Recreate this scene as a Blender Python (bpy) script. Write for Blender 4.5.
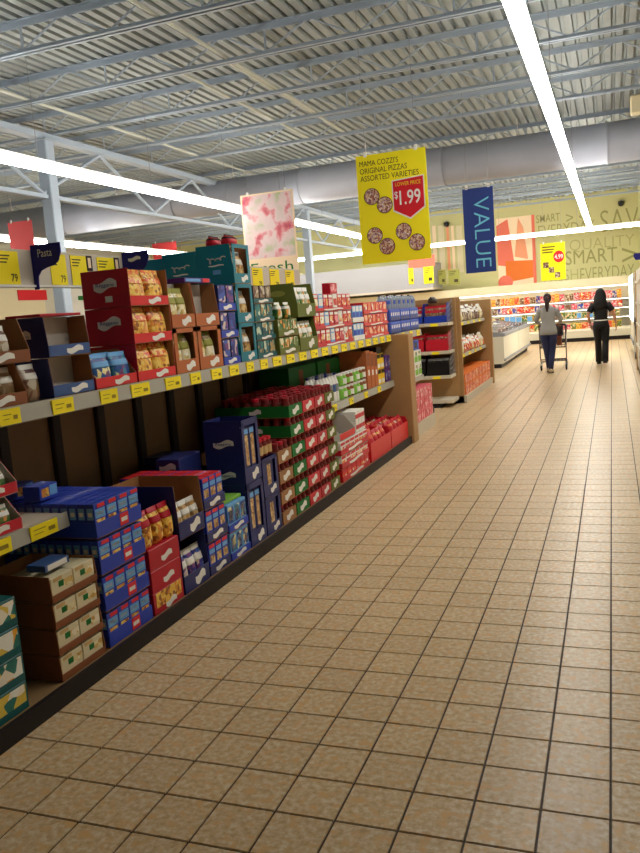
import bpy, math, random
from mathutils import Vector, Matrix
random.seed(7)
for o in list(bpy.data.objects): bpy.data.objects.remove(o)
SC = bpy.context.scene
COL = SC.collection
T = 0.2032                                   # floor tile, 8 inches
# ---------------------------------------------------------------- camera (solved from the floor tile grid)
F_PX, YAW, PITCH, ROLL, CAM_H = 788.73, -0.3617, -0.14, -0.0781, 7.7201 * T
def cam_axes():
    cy, sy, cp, sp, cr, sr = math.cos(YAW), math.sin(YAW), math.cos(PITCH), math.sin(PITCH), math.cos(ROLL), math.sin(ROLL)
    f = Vector((sy*cp, cy*cp, sp)); r = Vector((cy, -sy, 0)); u = r.cross(f)
    return r*cr + u*sr, u*cr - r*sr, f
CR, CU, CF = cam_axes()
CP = Vector((0, 0, CAM_H))
cam = bpy.data.cameras.new('camera'); camo = bpy.data.objects.new('camera', cam); COL.objects.link(camo)
cam.sensor_fit = 'VERTICAL'; cam.sensor_height = 36; cam.lens = F_PX/853*36; cam.clip_start = .05; cam.clip_end = 200
camo.matrix_world = Matrix(((CR.x, CU.x, -CF.x, 0), (CR.y, CU.y, -CF.y, 0), (CR.z, CU.z, -CF.z, CAM_H), (0, 0, 0, 1)))
SC.camera = camo
def ray(x, y): return CF + CR*((x-320)/F_PX) - CU*((y-426.5)/F_PX)
def at_y(x, y, Y): d = ray(x, y); return CP + d*(Y/d.y)
def at_x(x, y, X): d = ray(x, y); return CP + d*(X/d.x)
def at_z(x, y, Z): d = ray(x, y); return CP + d*((Z-CAM_H)/d.z)
# ---------------------------------------------------------------- world, exposure
w = bpy.data.worlds.new('world'); SC.world = w; w.use_nodes = True
w.node_tree.nodes['Background'].inputs[0].default_value = (.5, .55, .6, 1)
w.node_tree.nodes['Background'].inputs[1].default_value = .02
SC.view_settings.view_transform = 'Standard'; SC.view_settings.look = 'None'
SC.view_settings.gamma = 1; SC.view_settings.use_curve_mapping = False
SC.view_settings.exposure = 0.12
TUBE = 29.0        # radiance of the ceiling fluorescent strips
CASE = 10.0        # radiance of the cooler tubes and the upright cooler's glowing panel
# ---------------------------------------------------------------- materials
def lin(c):
    if isinstance(c, str): c = [int(c[i:i+2], 16) for i in (0, 2, 4)]
    return tuple((v/255/12.92 if v/255 <= .04045 else ((v/255+.055)/1.055)**2.4) for v in c) + (1,)
MATS = {}
def mat(name, c, rough=.55, spec=.35, metal=0, var=0, vs=8, emit=0, trans=0, bump=0, coord='Object'):
    if name in MATS: return MATS[name]
    m = bpy.data.materials.new(name); m.use_nodes = True; nt = m.node_tree; b = nt.nodes['Principled BSDF']
    b.inputs['Base Color'].default_value = lin(c); b.inputs['Roughness'].default_value = rough
    b.inputs['Specular IOR Level'].default_value = spec; b.inputs['Metallic'].default_value = metal
    if emit:
        b.inputs['Emission Color'].default_value = lin(c); b.inputs['Emission Strength'].default_value = emit
    if trans: b.inputs['Transmission Weight'].default_value = trans
    if var or bump:
        tc = nt.nodes.new('ShaderNodeTexCoord'); n = nt.nodes.new('ShaderNodeTexNoise')
        n.inputs['Scale'].default_value = vs; n.inputs['Detail'].default_value = 3
        nt.links.new(tc.outputs[coord], n.inputs['Vector'])
        if var:
            r = nt.nodes.new('ShaderNodeValToRGB'); L = lin(c)
            r.color_ramp.elements[0].position = .3; r.color_ramp.elements[1].position = .7
            r.color_ramp.elements[0].color = tuple(max(0, v*(1-var)) for v in L[:3]) + (1,)
            r.color_ramp.elements[1].color = tuple(min(1, v*(1+var)) for v in L[:3]) + (1,)
            nt.links.new(n.outputs['Fac'], r.inputs['Fac']); nt.links.new(r.outputs['Color'], b.inputs['Base Color'])
        if bump:
            bp = nt.nodes.new('ShaderNodeBump'); bp.inputs['Strength'].default_value = bump; bp.inputs['Distance'].default_value = .01
            nt.links.new(n.outputs['Fac'], bp.inputs['Height']); nt.links.new(bp.outputs['Normal'], b.inputs['Normal'])
    MATS[name] = m; return m
def food(name, cols, scale=40, rough=.4):
    """flat food print: coloured cells, different on each package"""
    if name in MATS: return MATS[name]
    m = bpy.data.materials.new(name); m.use_nodes = True; nt = m.node_tree; b = nt.nodes['Principled BSDF']
    tc = nt.nodes.new('ShaderNodeTexCoord'); oi = nt.nodes.new('ShaderNodeObjectInfo')
    ad = nt.nodes.new('ShaderNodeVectorMath'); ad.operation = 'ADD'
    ml = nt.nodes.new('ShaderNodeMath'); ml.operation = 'MULTIPLY'; ml.inputs[1].default_value = 13
    nt.links.new(oi.outputs['Random'], ml.inputs[0]); nt.links.new(tc.outputs['Object'], ad.inputs[0]); nt.links.new(ml.outputs[0], ad.inputs[1])
    v = nt.nodes.new('ShaderNodeTexVoronoi'); v.inputs['Scale'].default_value = scale
    nt.links.new(ad.outputs[0], v.inputs['Vector'])
    sp = nt.nodes.new('ShaderNodeSeparateColor'); nt.links.new(v.outputs['Color'], sp.inputs[0])
    r = nt.nodes.new('ShaderNodeValToRGB'); r.color_ramp.interpolation = 'CONSTANT'
    el = r.color_ramp.elements
    while len(el) < len(cols): el.new(.5)
    for i, c in enumerate(cols): el[i].position = i/len(cols); el[i].color = lin(c)
    nt.links.new(sp.outputs[0], r.inputs['Fac']); nt.links.new(r.outputs['Color'], b.inputs['Base Color'])
    b.inputs['Roughness'].default_value = rough
    MATS[name] = m; return m
def emis(name, c, s):
    m = bpy.data.materials.new(name); m.use_nodes = True; nt = m.node_tree
    nt.nodes.remove(nt.nodes['Principled BSDF']); e = nt.nodes.new('ShaderNodeEmission')
    e.inputs[0].default_value = lin(c); e.inputs[1].default_value = s
    nt.links.new(e.outputs[0], nt.nodes['Material Output'].inputs[0]); MATS[name] = m; return m
def tile_mat():
    m = bpy.data.materials.new('floor_tile'); m.use_nodes = True; nt = m.node_tree; b = nt.nodes['Principled BSDF']; N = nt.nodes.new; L = nt.links.new
    g = N('ShaderNodeNewGeometry')
    sn = N('ShaderNodeVectorMath'); sn.operation = 'SNAP'; sn.inputs[1].default_value = (T, T, 10)
    of = N('ShaderNodeVectorMath'); of.operation = 'ADD'; of.inputs[1].default_value = (.0411, -2.9236, 0)
    L(g.outputs['Position'], of.inputs[0]); L(of.outputs[0], sn.inputs[0])
    wn = N('ShaderNodeTexWhiteNoise'); L(sn.outputs[0], wn.inputs['Vector'])
    n1 = N('ShaderNodeTexNoise'); n1.inputs['Scale'].default_value = 42; n1.inputs['Detail'].default_value = 3; n1.inputs['Roughness'].default_value = .6
    L(g.outputs['Position'], n1.inputs['Vector'])
    r1 = N('ShaderNodeValToRGB'); e = r1.color_ramp.elements
    e[0].position = .33; e[0].color = lin((194, 160, 116)); e[1].position = .66; e[1].color = lin((224, 208, 180))
    k = e.new(.5); k.color = lin((212, 184, 143))
    L(n1.outputs['Fac'], r1.inputs['Fac'])
    n2 = N('ShaderNodeTexNoise'); n2.inputs['Scale'].default_value = 24; n2.inputs['Detail'].default_value = 2; L(g.outputs['Position'], n2.inputs['Vector'])
    r2 = N('ShaderNodeValToRGB'); r2.color_ramp.elements[0].position = .52; r2.color_ramp.elements[1].position = .68; L(n2.outputs['Fac'], r2.inputs['Fac'])
    mx = N('ShaderNodeMix'); mx.data_type = 'RGBA'; L(r2.outputs['Color'], mx.inputs[0]); L(r1.outputs['Color'], mx.inputs[6]); mx.inputs[7].default_value = lin((218, 176, 122))
    hs = N('ShaderNodeHueSaturation'); mr = N('ShaderNodeMapRange'); mr.inputs[3].default_value = .95; mr.inputs[4].default_value = 1.04
    L(wn.outputs['Value'], mr.inputs[0]); L(mr.outputs[0], hs.inputs['Value']); L(mx.outputs[2], hs.inputs['Color'])
    L(hs.outputs['Color'], b.inputs['Base Color'])
    b.inputs['Roughness'].default_value = .33; b.inputs['Specular IOR Level'].default_value = .3
    MATS['tile'] = m
tile_mat()
P = {  # plain colours (sRGB)
 'grout': (58, 40, 24), 'kick': (28, 20, 22), 'deck': (150, 118, 80), 'wood': (176, 138, 92), 'wood_edge': (190, 152, 104), 'backpanel': (132, 106, 74), 'post': (52, 42, 38),
 'shelf': (205, 196, 176), 'strip': (176, 172, 160), 'tag_yellow': (255, 232, 26), 'ink': (60, 50, 30), 'white': (236, 234, 228), 'cream': (226, 214, 178), 'ink_soft': (150, 128, 30),
 'red': (206, 30, 50), 'dark_red': (188, 20, 46), 'lip_red': (222, 40, 46), 'navy': (38, 46, 108), 'lip_blue': (62, 92, 150), 'blue': (36, 66, 182), 'sky': (112, 172, 228),
 'teal': (16, 122, 142), 'dteal': (10, 92, 96), 'kraft': (160, 112, 70), 'kraft_grey': (188, 180, 170), 'brown': (138, 80, 46), 'orange_brown': (186, 104, 58), 'olive': (104, 112, 44), 'green': (18, 112, 44),
 'lid_red': (132, 22, 28), 'lime': (130, 190, 70), 'purple': (86, 36, 120), 'yellow': (240, 200, 40), 'orange': (232, 120, 40), 'pink': (226, 92, 112), 'black': (18, 18, 20), 'grey': (140, 142, 146), 'tan': (205, 170, 116),
 'steel': (178, 186, 192), 'bluewater': (70, 96, 190), 'sauce': (110, 24, 18), 'header': (206, 196, 180), 'signblue': (30, 28, 120), 'wall_green': (206, 202, 146), 'wall_text': (156, 152, 96), 'casewhite': (214, 210, 192), 'valuenavy': (36, 58, 128), 'valuetext': (110, 190, 220), 'signyellow': (255, 240, 24), 'pricered': (214, 24, 40),
 'shadow_dark': (30, 26, 24), 'banner_red': (206, 64, 66), 'peach': (240, 160, 120), 'peach2': (232, 118, 96), 'pale': (250, 224, 190), 'glass_dark': (60, 74, 80), 'skin': (196, 140, 110), 'hair_black': (16, 12, 14), 'hair_brown': (44, 26, 24), 'sweater': (150, 150, 148), 'jeans': (34, 42, 82), 'blackcloth': (16, 16, 20), 'shoe': (190, 170, 140), 'bulk': (168, 168, 172), 'olive_light': (150, 150, 70)}
GLOSS = {'red', 'dark_red', 'lip_red', 'navy', 'lip_blue', 'blue', 'teal', 'dteal', 'purple', 'yellow', 'pink', 'black', 'casewhite'}
for k, v in P.items(): mat(k, v, .4 if k in GLOSS else .6, var=.05 if k in ('wood', 'backpanel', 'deck', 'kraft', 'orange_brown', 'brown') else 0, vs=6)
mat('steel_paint', (170, 184, 200), .5, .4); mat('deck_metal', (152, 160, 160), .55, .4, var=.06, vs=3); mat('duct', (166, 171, 186), .45, .4, var=.08, vs=1.2)
mat('steel_cream', (196, 200, 190), .5); mat('cart_wire', (74, 66, 66), .35, .5, metal=.4); mat('chrome', (190, 192, 196), .25, .5, metal=.9); mat('rubber', (24, 24, 26), .8)
mat('wire', (150, 150, 156), .4, .5, metal=.5); mat('plastic_clear', (222, 226, 232), .12, .5, trans=.35)
mat('glass_lid', (150, 170, 176), .08, .5, trans=.45); mat('water', (176, 190, 214), .1, .5, trans=.4)
food('mac', [(236, 176, 60), (250, 214, 110), (222, 140, 40), (246, 196, 80), (160, 90, 30)], 46)
food('macorange', [(232, 120, 50), (240, 190, 80), (226, 90, 50), (244, 210, 120)], 60)
food('pastablue', [(24, 70, 150), (60, 140, 170), (240, 230, 160), (30, 90, 160), (120, 60, 120), (20, 60, 140)], 34)
food('pastawhite', [(240, 232, 200), (224, 206, 140), (250, 246, 232), (200, 176, 90), (236, 226, 190)], 38)
food('spag', [(206, 170, 110), (196, 150, 84), (226, 196, 140), (150, 110, 70)], 50)
food('cookies', [(240, 230, 190), (222, 186, 110), (230, 214, 160), (206, 160, 80), (246, 236, 210)], 44)
food('redmix', [(206, 30, 36), (222, 60, 40), (236, 200, 120), (180, 20, 30), (240, 236, 226), (226, 110, 40)], 28)
food('pinkmix', [(222, 70, 90), (236, 140, 150), (200, 40, 64), (240, 200, 200)], 26)
food('greenmix', [(80, 120, 50), (40, 96, 44), (226, 150, 60), (230, 224, 190), (110, 130, 60)], 28)
food('tealmix', [(10, 92, 100), (20, 120, 120), (200, 214, 190), (12, 70, 84), (180, 150, 90)], 26)
food('bluemix', [(40, 50, 140), (60, 90, 180), (120, 60, 130), (220, 200, 190), (30, 40, 120)], 28)
food('chipmix', [(120, 80, 60), (160, 130, 100), (90, 50, 50), (200, 190, 170), (130, 100, 60)], 24)
food('pizza', [(176, 110, 90), (226, 196, 160), (140, 84, 96), (206, 166, 130), (232, 216, 200), (150, 90, 80), (190, 160, 170)], 60)
food('tealpic', [(250, 240, 220), (240, 170, 40), (250, 250, 240), (230, 200, 80), (30, 120, 110)], 20)
food('orangemix', [(226, 90, 50), (236, 130, 80), (200, 60, 40), (240, 190, 150)], 24)
def veg_mat():
    m = mat('veg', (230, 200, 204), .6); nt = m.node_tree; b = nt.nodes['Principled BSDF']; tc = nt.nodes.new('ShaderNodeTexCoord')
    n = nt.nodes.new('ShaderNodeTexNoise'); n.inputs['Scale'].default_value = 3.4; n.inputs['Detail'].default_value = 3; nt.links.new(tc.outputs['Object'], n.inputs['Vector'])
    r = nt.nodes.new('ShaderNodeValToRGB'); e = r.color_ramp.elements; e[0].position = .3; e[0].color = lin((176, 196, 130)); e[1].position = .72; e[1].color = lin((190, 50, 84))
    for p_, c in ((.42, (222, 206, 200)), (.52, (236, 210, 212)), (.6, (224, 130, 140))): k = e.new(p_); k.color = lin(c)
    nt.links.new(n.outputs['Fac'], r.inputs['Fac']); nt.links.new(r.outputs['Color'], b.inputs['Base Color'])
veg_mat()
emis('tube', (255, 250, 240), TUBE); emis('case_glow', (255, 246, 226), CASE)
# ---------------------------------------------------------------- mesh builder
class MB:
    def __init__(s): s.v = []; s.f = []; s.m = []; s.slots = []; s.cur = 0
    def mat(s, n):
        if n not in s.slots: s.slots.append(n)
        s.cur = s.slots.index(n); return s
    def face(s, pts):
        b = len(s.v); s.v += [tuple(p) for p in pts]; s.f.append(tuple(range(b, b+len(pts)))); s.m.append(s.cur)
    def raw(s, vs, fs):
        b = len(s.v); s.v += [tuple(p) for p in vs]
        for f in fs: s.f.append(tuple(b+i for i in f)); s.m.append(s.cur)
        return s
    def box(s, x0, x1, y0, y1, z0, z1):
        s.raw([(x0,y0,z0),(x1,y0,z0),(x1,y1,z0),(x0,y1,z0),(x0,y0,z1),(x1,y0,z1),(x1,y1,z1),(x0,y1,z1)],
              [(3,2,1,0),(4,5,6,7),(0,1,5,4),(1,2,6,5),(2,3,7,6),(3,0,4,7)]); return s
    def cbox(s, x0, x1, y0, y1, z0, z1, c=.004):
        """box with chamfered edges"""
        xs, ys, zs = (x0, x1), (y0, y1), (z0, z1); sg = (1, -1); V = []; idx = {}
        for i in (0, 1):
            for j in (0, 1):
                for k in (0, 1):
                    for a in range(3):
                        p = [xs[i], ys[j], zs[k]]
                        if a != 0: p[0] += sg[i]*c
                        if a != 1: p[1] += sg[j]*c
                        if a != 2: p[2] += sg[k]*c
                        idx[i, j, k, a] = len(V); V.append(tuple(p))
        Fc = []; ctr = Vector(((x0+x1)/2, (y0+y1)/2, (z0+z1)/2))
        def add(l):
            a, b, d = (Vector(V[l[q]]) for q in (0, 1, 2)); n = (b-a).cross(d-a)
            mid = sum((Vector(V[q]) for q in l), Vector())/len(l)
            Fc.append(tuple(l) if n.dot(mid-ctr) > 0 else tuple(l[::-1]))
        R2 = [(0, 0), (1, 0), (1, 1), (0, 1)]
        for e in (0, 1):
            add([idx[e, p, q, 0] for p, q in R2]); add([idx[p, e, q, 1] for p, q in R2]); add([idx[p, q, e, 2] for p, q in R2])
        for p in (0, 1):
            for q in (0, 1):
                add([idx[0, p, q, 1], idx[1, p, q, 1], idx[1, p, q, 2], idx[0, p, q, 2]])
                add([idx[p, 0, q, 0], idx[p, 1, q, 0], idx[p, 1, q, 2], idx[p, 0, q, 2]])
                add([idx[p, q, 0, 0], idx[p, q, 1, 0], idx[p, q, 1, 1], idx[p, q, 0, 1]])
                for r_ in (0, 1): add([idx[p, q, r_, 0], idx[p, q, r_, 1], idx[p, q, r_, 2]])
        s.raw(V, Fc); return s
    def rings(s, R, cap0=True, cap1=True):
        """loft closed rings of equal length"""
        n = len(R[0]); b = len(s.v)
        for r in R: s.v += [tuple(p) for p in r]
        for i in range(len(R)-1):
            for j in range(n):
                k = (j+1) % n; s.f.append((b+i*n+j, b+i*n+k, b+(i+1)*n+k, b+(i+1)*n+j)); s.m.append(s.cur)
        if cap0: s.f.append(tuple(b+j for j in range(n))[::-1]); s.m.append(s.cur)
        if cap1: s.f.append(tuple(b+(len(R)-1)*n+j for j in range(n))); s.m.append(s.cur)
        return s
    def lathe(s, prof, n=12, c=(0, 0, 0), cap0=True, cap1=True):
        s.rings([[(c[0]+r*math.cos(2*math.pi*j/n), c[1]+r*math.sin(2*math.pi*j/n), c[2]+z) for j in range(n)] for r, z in prof], cap0, cap1); return s
    def tube(s, pts, r, n=6, caps=True):
        pts = [Vector(p) for p in pts]; R = []; up = Vector((0, 0, 1)); a = None
        for i, p in enumerate(pts):
            d = (pts[min(i+1, len(pts)-1)] - pts[max(i-1, 0)]).normalized()
            a = d.cross(up if abs(d.z) < .95 else Vector((0, 1, 0))) if a is None else a-d*a.dot(d)
            a.normalize(); b2 = d.cross(a)
            rr = r[i] if isinstance(r, (list, tuple)) else r
            R.append([p + a*rr*math.cos(2*math.pi*j/n+.4) + b2*rr*math.sin(2*math.pi*j/n+.4) for j in range(n)])
        s.rings([q[::-1] for q in R], caps, caps); return s
    def prism(s, poly, axis, a, b):
        """extrude a polygon of (u,v) along axis: x -> (y,z), y -> (x,z), z -> (x,y)"""
        mk = {'x': lambda u, v, t: (t, u, v), 'y': lambda u, v, t: (u, t, v), 'z': lambda u, v, t: (u, v, t)}[axis]
        n = len(poly); base = [mk(u, v, a) for u, v in poly]; top = [mk(u, v, b) for u, v in poly]
        s.raw(base+top, [tuple(range(n))[::-1], tuple(range(n, 2*n))] + [(i, (i+1) % n, n+(i+1) % n, n+i) for i in range(n)]); return s
    def mesh(s, name, smooth=False, fix=True):
        me = bpy.data.meshes.new(name); me.from_pydata(s.v, [], s.f)
        for n in s.slots: me.materials.append(MATS[n])
        me.polygons.foreach_set('material_index', s.m)
        if fix:
            import bmesh
            bm = bmesh.new(); bm.from_mesh(me); bmesh.ops.recalc_face_normals(bm, faces=bm.faces); bm.to_mesh(me); bm.free()
        if smooth:
            for p in me.polygons: p.use_smooth = True
        me.update(); return me
CACHE = {}
def cached(key, fn):
    if key not in CACHE: CACHE[key] = fn()
    return CACHE[key]
def ob(name, me, parent=None, loc=(0, 0, 0), rz=0):
    if isinstance(me, MB): me = me.mesh(name)
    o = bpy.data.objects.new(name, me); COL.objects.link(o); o.location = loc
    if rz: o.rotation_euler = (0, 0, rz)
    if parent: o.parent = parent
    return o
def tag(o, label, cat=None, group=None, kind=None):
    o['label'] = label
    if cat: o['category'] = cat
    if group: o['group'] = group
    if kind: o['kind'] = kind
    return o
def thing(name, label, cat, loc=(0, 0, 0), rz=0, group=None, kind=None):
    return tag(ob(name, None, None, loc, rz), label, cat, group, kind)
def struct(name, me, label, cat, parent=None, loc=(0, 0, 0)):
    return tag(ob(name, me, parent, loc), label, cat, None, 'structure')
# text as flat meshes, fitted to a box; face '-y' (reads from -Y) or '+x'
def text_into(mb, s, w, h, origin, face='-y', material='ink', bold=0, rot=False, fit=True):
    key = ('text', s, bold)
    def mk():
        cu = bpy.data.curves.new('lettering', 'FONT'); cu.body = s; cu.offset = bold; cu.resolution_u = 3
        o = bpy.data.objects.new('lettering', cu); COL.objects.link(o)
        dg = bpy.context.evaluated_depsgraph_get(); me = bpy.data.meshes.new_from_object(o.evaluated_get(dg))
        vs = [tuple(v.co) for v in me.vertices]; fs = [tuple(p.vertices) for p in me.polygons]
        bpy.data.objects.remove(o); bpy.data.curves.remove(cu); bpy.data.meshes.remove(me); return vs, fs
    vs, fs = cached(key, mk)
    x0 = min(v[0] for v in vs); x1 = max(v[0] for v in vs); y0 = min(v[1] for v in vs); y1 = max(v[1] for v in vs)
    sx, sy = w/(x1-x0), h/(y1-y0)
    if not fit: sx = sy = min(sx, sy)
    ox, oy, oz = origin; out = []
    for x, y, _ in vs:
        a, b = (x-(x0+x1)/2)*sx, (y-(y0+y1)/2)*sy
        if rot: a, b = b, -a                     # reads from top to bottom
        out.append((ox+a, oy, oz+b) if face == '-y' else (ox, oy+a, oz+b) if face == '+x' else (ox, oy-a, oz+b))
    mb.mat(material).raw(out, fs)
# ---------------------------------------------------------------- the setting
XL, XR, YN, YF, ZD = -18.0, 3.4, -5.0, 29.2, 4.95
X0, Y0 = -.0411, 2.9236                       # a tile corner
m = MB().mat('grout').box(XL, XR, YN, YF, -.06, -.004)
floor = struct('floor', m, 'speckled tan ceramic tile floor with dark grout', 'floor')
g = .0034; h = T/2 - g
tm = MB().mat('tile').raw([(-h,-h,-.004),(h,-h,-.004),(h,h,-.004),(-h,h,-.004),(-h+.0015,-h+.0015,0),(h-.0015,-h+.0015,0),(h-.0015,h-.0015,0),(-h+.0015,h-.0015,0)],
     [(4,5,6,7),(0,1,5,4),(1,2,6,5),(2,3,7,6),(3,0,4,7)]).mesh('tile', fix=False)
cells = []
for i in range(int((XL-X0)/T)+1, int((XR-X0)/T)-1):
    for j in range(int((YN-Y0)/T)+1, int((YF-Y0)/T)-1): cells.append((X0+(i+.5)*T, Y0+(j+.5)*T))
def inframe(x, y):
    d = Vector((x, y, 0))-CP; z = d.dot(CF)
    if z < .2: return False
    px, py = 320+F_PX*d.dot(CR)/z, 426.5-F_PX*d.dot(CU)/z
    return -25 < px < 665 and py < 880
vis = [c for c in cells if c[0] > -2.2 and inframe(*c)]
vis.sort(key=lambda c: c[0]**2+c[1]**2)
near = set(vis[:300])
for c in vis[:300]: ob('tile', tm, floor, (c[0], c[1], 0))
vs, fs = [], []
for c in cells:
    if c in near or (c[0] < -2.4 and c[1] < 8): continue
    b = len(vs); vs += [(c[0]-h, c[1]-h, 0), (c[0]+h, c[1]-h, 0), (c[0]+h, c[1]+h, 0), (c[0]-h, c[1]+h, 0), (c[0]-h, c[1]-h, -.004), (c[0]+h, c[1]-h, -.004), (c[0]+h, c[1]+h, -.004), (c[0]-h, c[1]+h, -.004)]
    fs += [(b, b+1, b+2, b+3), (b+4, b+5, b+1, b), (b+5, b+6, b+2, b+1), (b+6, b+7, b+3, b+2), (b+7, b+4, b, b+3)]
me = bpy.data.meshes.new('tile_field'); me.from_pydata(vs, [], fs); me.materials.append(MATS['tile'])
o = ob('tile_field', me, floor); o['kind'] = 'stuff'
mat('wall_paint', (206, 202, 186), .7)
wl = struct('wall_left', MB().mat('wall_paint').box(XL-.15, XL, YN, YF, 0, 5.1), 'pale painted store wall beyond the far aisles', 'wall')
wr = struct('wall_right', MB().mat('wall_paint').box(XR, XR+.15, YN, YF, 0, 5.1), 'pale painted store wall beside the aisle', 'wall')
wf = struct('wall_front', MB().mat('wall_paint').box(XL, XR, YN-.15, YN, 0, 5.1), 'plain store wall behind the viewer', 'wall')
wb = struct('wall_back', MB().mat('wall_green').box(XL, XR, YF, YF+.15, 0, 5.1), 'yellow-green back wall covered with large slogan words', 'wall')
# corrugated roof deck, ribs along Y
prof = []; x = XL; p = .1524; dh = .062
while x < XR:
    prof += [(x, ZD), (x+p*.55, ZD), (x+p*.62, ZD+dh), (x+p*.93, ZD+dh)]; x += p
n = len(prof)
vs = [(a, YN, b) for a, b in prof]+[(a, YF, b) for a, b in prof]
me = bpy.data.meshes.new('ceiling'); me.from_pydata(vs, [], [(i, i+1, n+i+1, n+i) for i in range(n-1)]); me.materials.append(MATS['deck_metal'])
ceil = struct('ceiling', me, 'corrugated grey metal roof deck on open bar joists', 'ceiling')
# bar joists across X
ZB = 4.6
def chord(z0, z1, wdt):
    return MB().mat('steel_paint').box(XL, XR, -wdt, -.012, z0, z0+.012).box(XL, XR, .012, wdt, z0, z0+.012).box(XL, XR, -.02, -.012, z0, z1).box(XL, XR, .012, .02, z0, z1)
bot = chord(ZB, ZB+.05, .055).mesh('bottom_chord'); top = MB().mat('steel_paint').box(XL, XR, -.045, .045, ZD-.012, ZD).box(XL, XR, -.02, -.012, ZD-.07, ZD).box(XL, XR, .012, .02, ZD-.07, ZD).mesh('top_chord')
wm = MB().mat('steel_paint'); zz = []; x = XL; k = 0
while x < XR: zz.append((x, 0, ZB+.03 if k % 2 == 0 else ZD-.04)); x += .55; k += 1
wm.tube(zz, .013, 5)
x = XL+1.1
while x < XR: wm.tube([(x+.55*0, 0, ZB+.02), (x, 0, ZD-.03)], .013, 5); x += 2.2
web = wm.mesh('web')
JY = [2.85+1.53*i for i in range(17)]; JY = [y for y in JY if abs(y-15.09) > .1]
ordw = ['first', 'second', 'third', 'fourth', 'fifth', 'sixth', 'seventh', 'eighth', 'ninth', 'tenth', 'eleventh', 'twelfth', 'thirteenth', 'fourteenth', 'fifteenth', 'sixteenth', 'seventeenth', 'eighteenth', 'nineteenth', 'twentieth']
for i, y in enumerate(JY):
    where = ('before' if y < 16 else 'beyond')+' the big air duct'
    nn = ordw[i] + ' from the viewer' if y < 16 else ordw[len(JY)-1-i]+' from the slogan wall'
    t = thing('roof_joist', 'blue-grey steel bar joist %s, %s' % (where, nn), 'joist', (0, y, 0), 0, 'roof joists', 'structure')
    ob('bottom_chord', bot, t); ob('top_chord', top, t); ob('web', web, t)
# bridging bars along Y
def bridging(px, a, b, label):
    p_ = at_z(px[0], px[1], ZB+.06); tag(ob('bridging_bar', MB().mat('steel_cream').tube([(p_.x, a, ZB+.06), (p_.x, b, ZB+.06)], .022, 8)), label, 'steel bar', 'bridging bars', 'structure')
bridging((230, 60), 3.0, 12.2, 'pale bridging bar tying the joists above the stacked cartons')
bridging((255, 110), 9.1, 13.8, 'short pale bridging bar between the joists near the air duct')
bridging((60, 110), 4.5, 20.0, 'long bridging bar beside the roof girder')
bridging((350, 135), 9.1, 13.8, 'pale bridging bar above the hanging pizza sign')
# air duct across
dy, dz, dr = 16.0, 4.27, .36
m = MB().mat('duct'); x = XL
duct = thing('air_duct', 'large round grey air duct crossing under the roof', 'duct', (0, dy, 0), 0, None, 'structure')
while x < XR-.1:
    x2 = min(x+3.0, XR); c = 26
    mb = MB().mat('duct').rings([[(xx, math.cos(2*math.pi*j/c)*rr, dz+math.sin(2*math.pi*j/c)*rr) for j in range(c)] for xx, rr in ((x, dr), (x+.03, dr), (x2-.03, dr), (x2-.03, dr+.02), (x2, dr+.02))], False, False)
    o = ob('duct_section', mb.mesh('duct_section', True), duct)
    ob('hanger', MB().mat('white').tube([(x+1.4, 0, dz+dr-.01), (x+1.4, 0, ZD)], .008, 5).lathe([(.03, 0), (.03, .05)], 8, (x+1.4, 0, dz+dr)), duct)
    x = x2
# girder truss and columns on the column line
XC = -8.0
gd = thing('roof_girder', 'blue-grey truss girder running along the column line', 'girder', (XC, 0, 0), 0, None, 'structure')
ob('bottom_chord', MB().mat('steel_paint').box(-.05, .05, 2, 28.8, 3.63, 3.69), gd)
ob('top_chord', MB().mat('steel_paint').box(-.09, .09, 2, 28.8, ZB-.1, ZB-.01), gd)
y = 2.35; k = 0
while y < 27.5:
    ob('diagonal', MB().mat('steel_paint').tube([(0, y, 3.7 if k % 2 else ZB-.1), (0, y+1.56, ZB-.1 if k % 2 else 3.7)], .03, 6), gd); y += 1.56; k += 1
for y, lab in ((10.31, 'pale steel column rising behind the blade sign'), (21.29, 'slim pale steel column in front of the green wall')):
    t = thing('steel_column', lab, 'column', (XC, y, 0), 0, 'steel columns', 'structure')
    ob('shaft', MB().mat('steel_paint').cbox(-.1, .1, -.1, .1, 0, 4.5, .015), t); ob('cap_plate', MB().mat('steel_paint').box(-.16, .16, -.16, .16, 4.48, 4.5), t)
# fluorescent strips
def strip(label, p0, p1, wd=.13, z=3.5):
    p0, p1 = Vector(p0), Vector(p1); d = (p1-p0); L = d.length; a = math.atan2(d.y, d.x)
    t = thing('light_strip', label, 'light', (p0.x, p0.y, z), a, 'fluorescent light strips')
    ob('housing', MB().mat('white').prism([(-wd*.2, .056), (wd*.2, .056), (wd*.14, .12), (-wd*.14, .12)], 'x', 0, L), t)
    nseg = max(1, round(L/2.44))
    for k in range(nseg):
        a0, a1 = L*k/nseg+.012, L*(k+1)/nseg-.012
        ob('diffuser', MB().mat('tube').prism([(-wd*.5, .055), (-wd*.46, .01), (-wd*.25, -.015), (wd*.25, -.015), (wd*.46, .01), (wd*.5, .055)], 'x', a0, a1), t)
        ob('hanger', MB().mat('wire').tube([(L*(k+.5)/nseg, 0, .11), (L*(k+.5)/nseg, 0, ZD-z)], .004, 4), t)
strip('long bright fluorescent strip hung over the tiled aisle', (-.57, 3.0), (-.57, 26.1))
strip('long bright fluorescent strip crossing above the top shelf cartons', (-6.2, 4.2), (-6.2, 26.1))
strip('bright fluorescent strip over the aisle beyond the steel column', (-11.2, 6), (-11.2, 26.1))
strip('bright fluorescent strip running crosswise in front of the slogan wall', (-14, 26.3), (2.6, 26.3))
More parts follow.
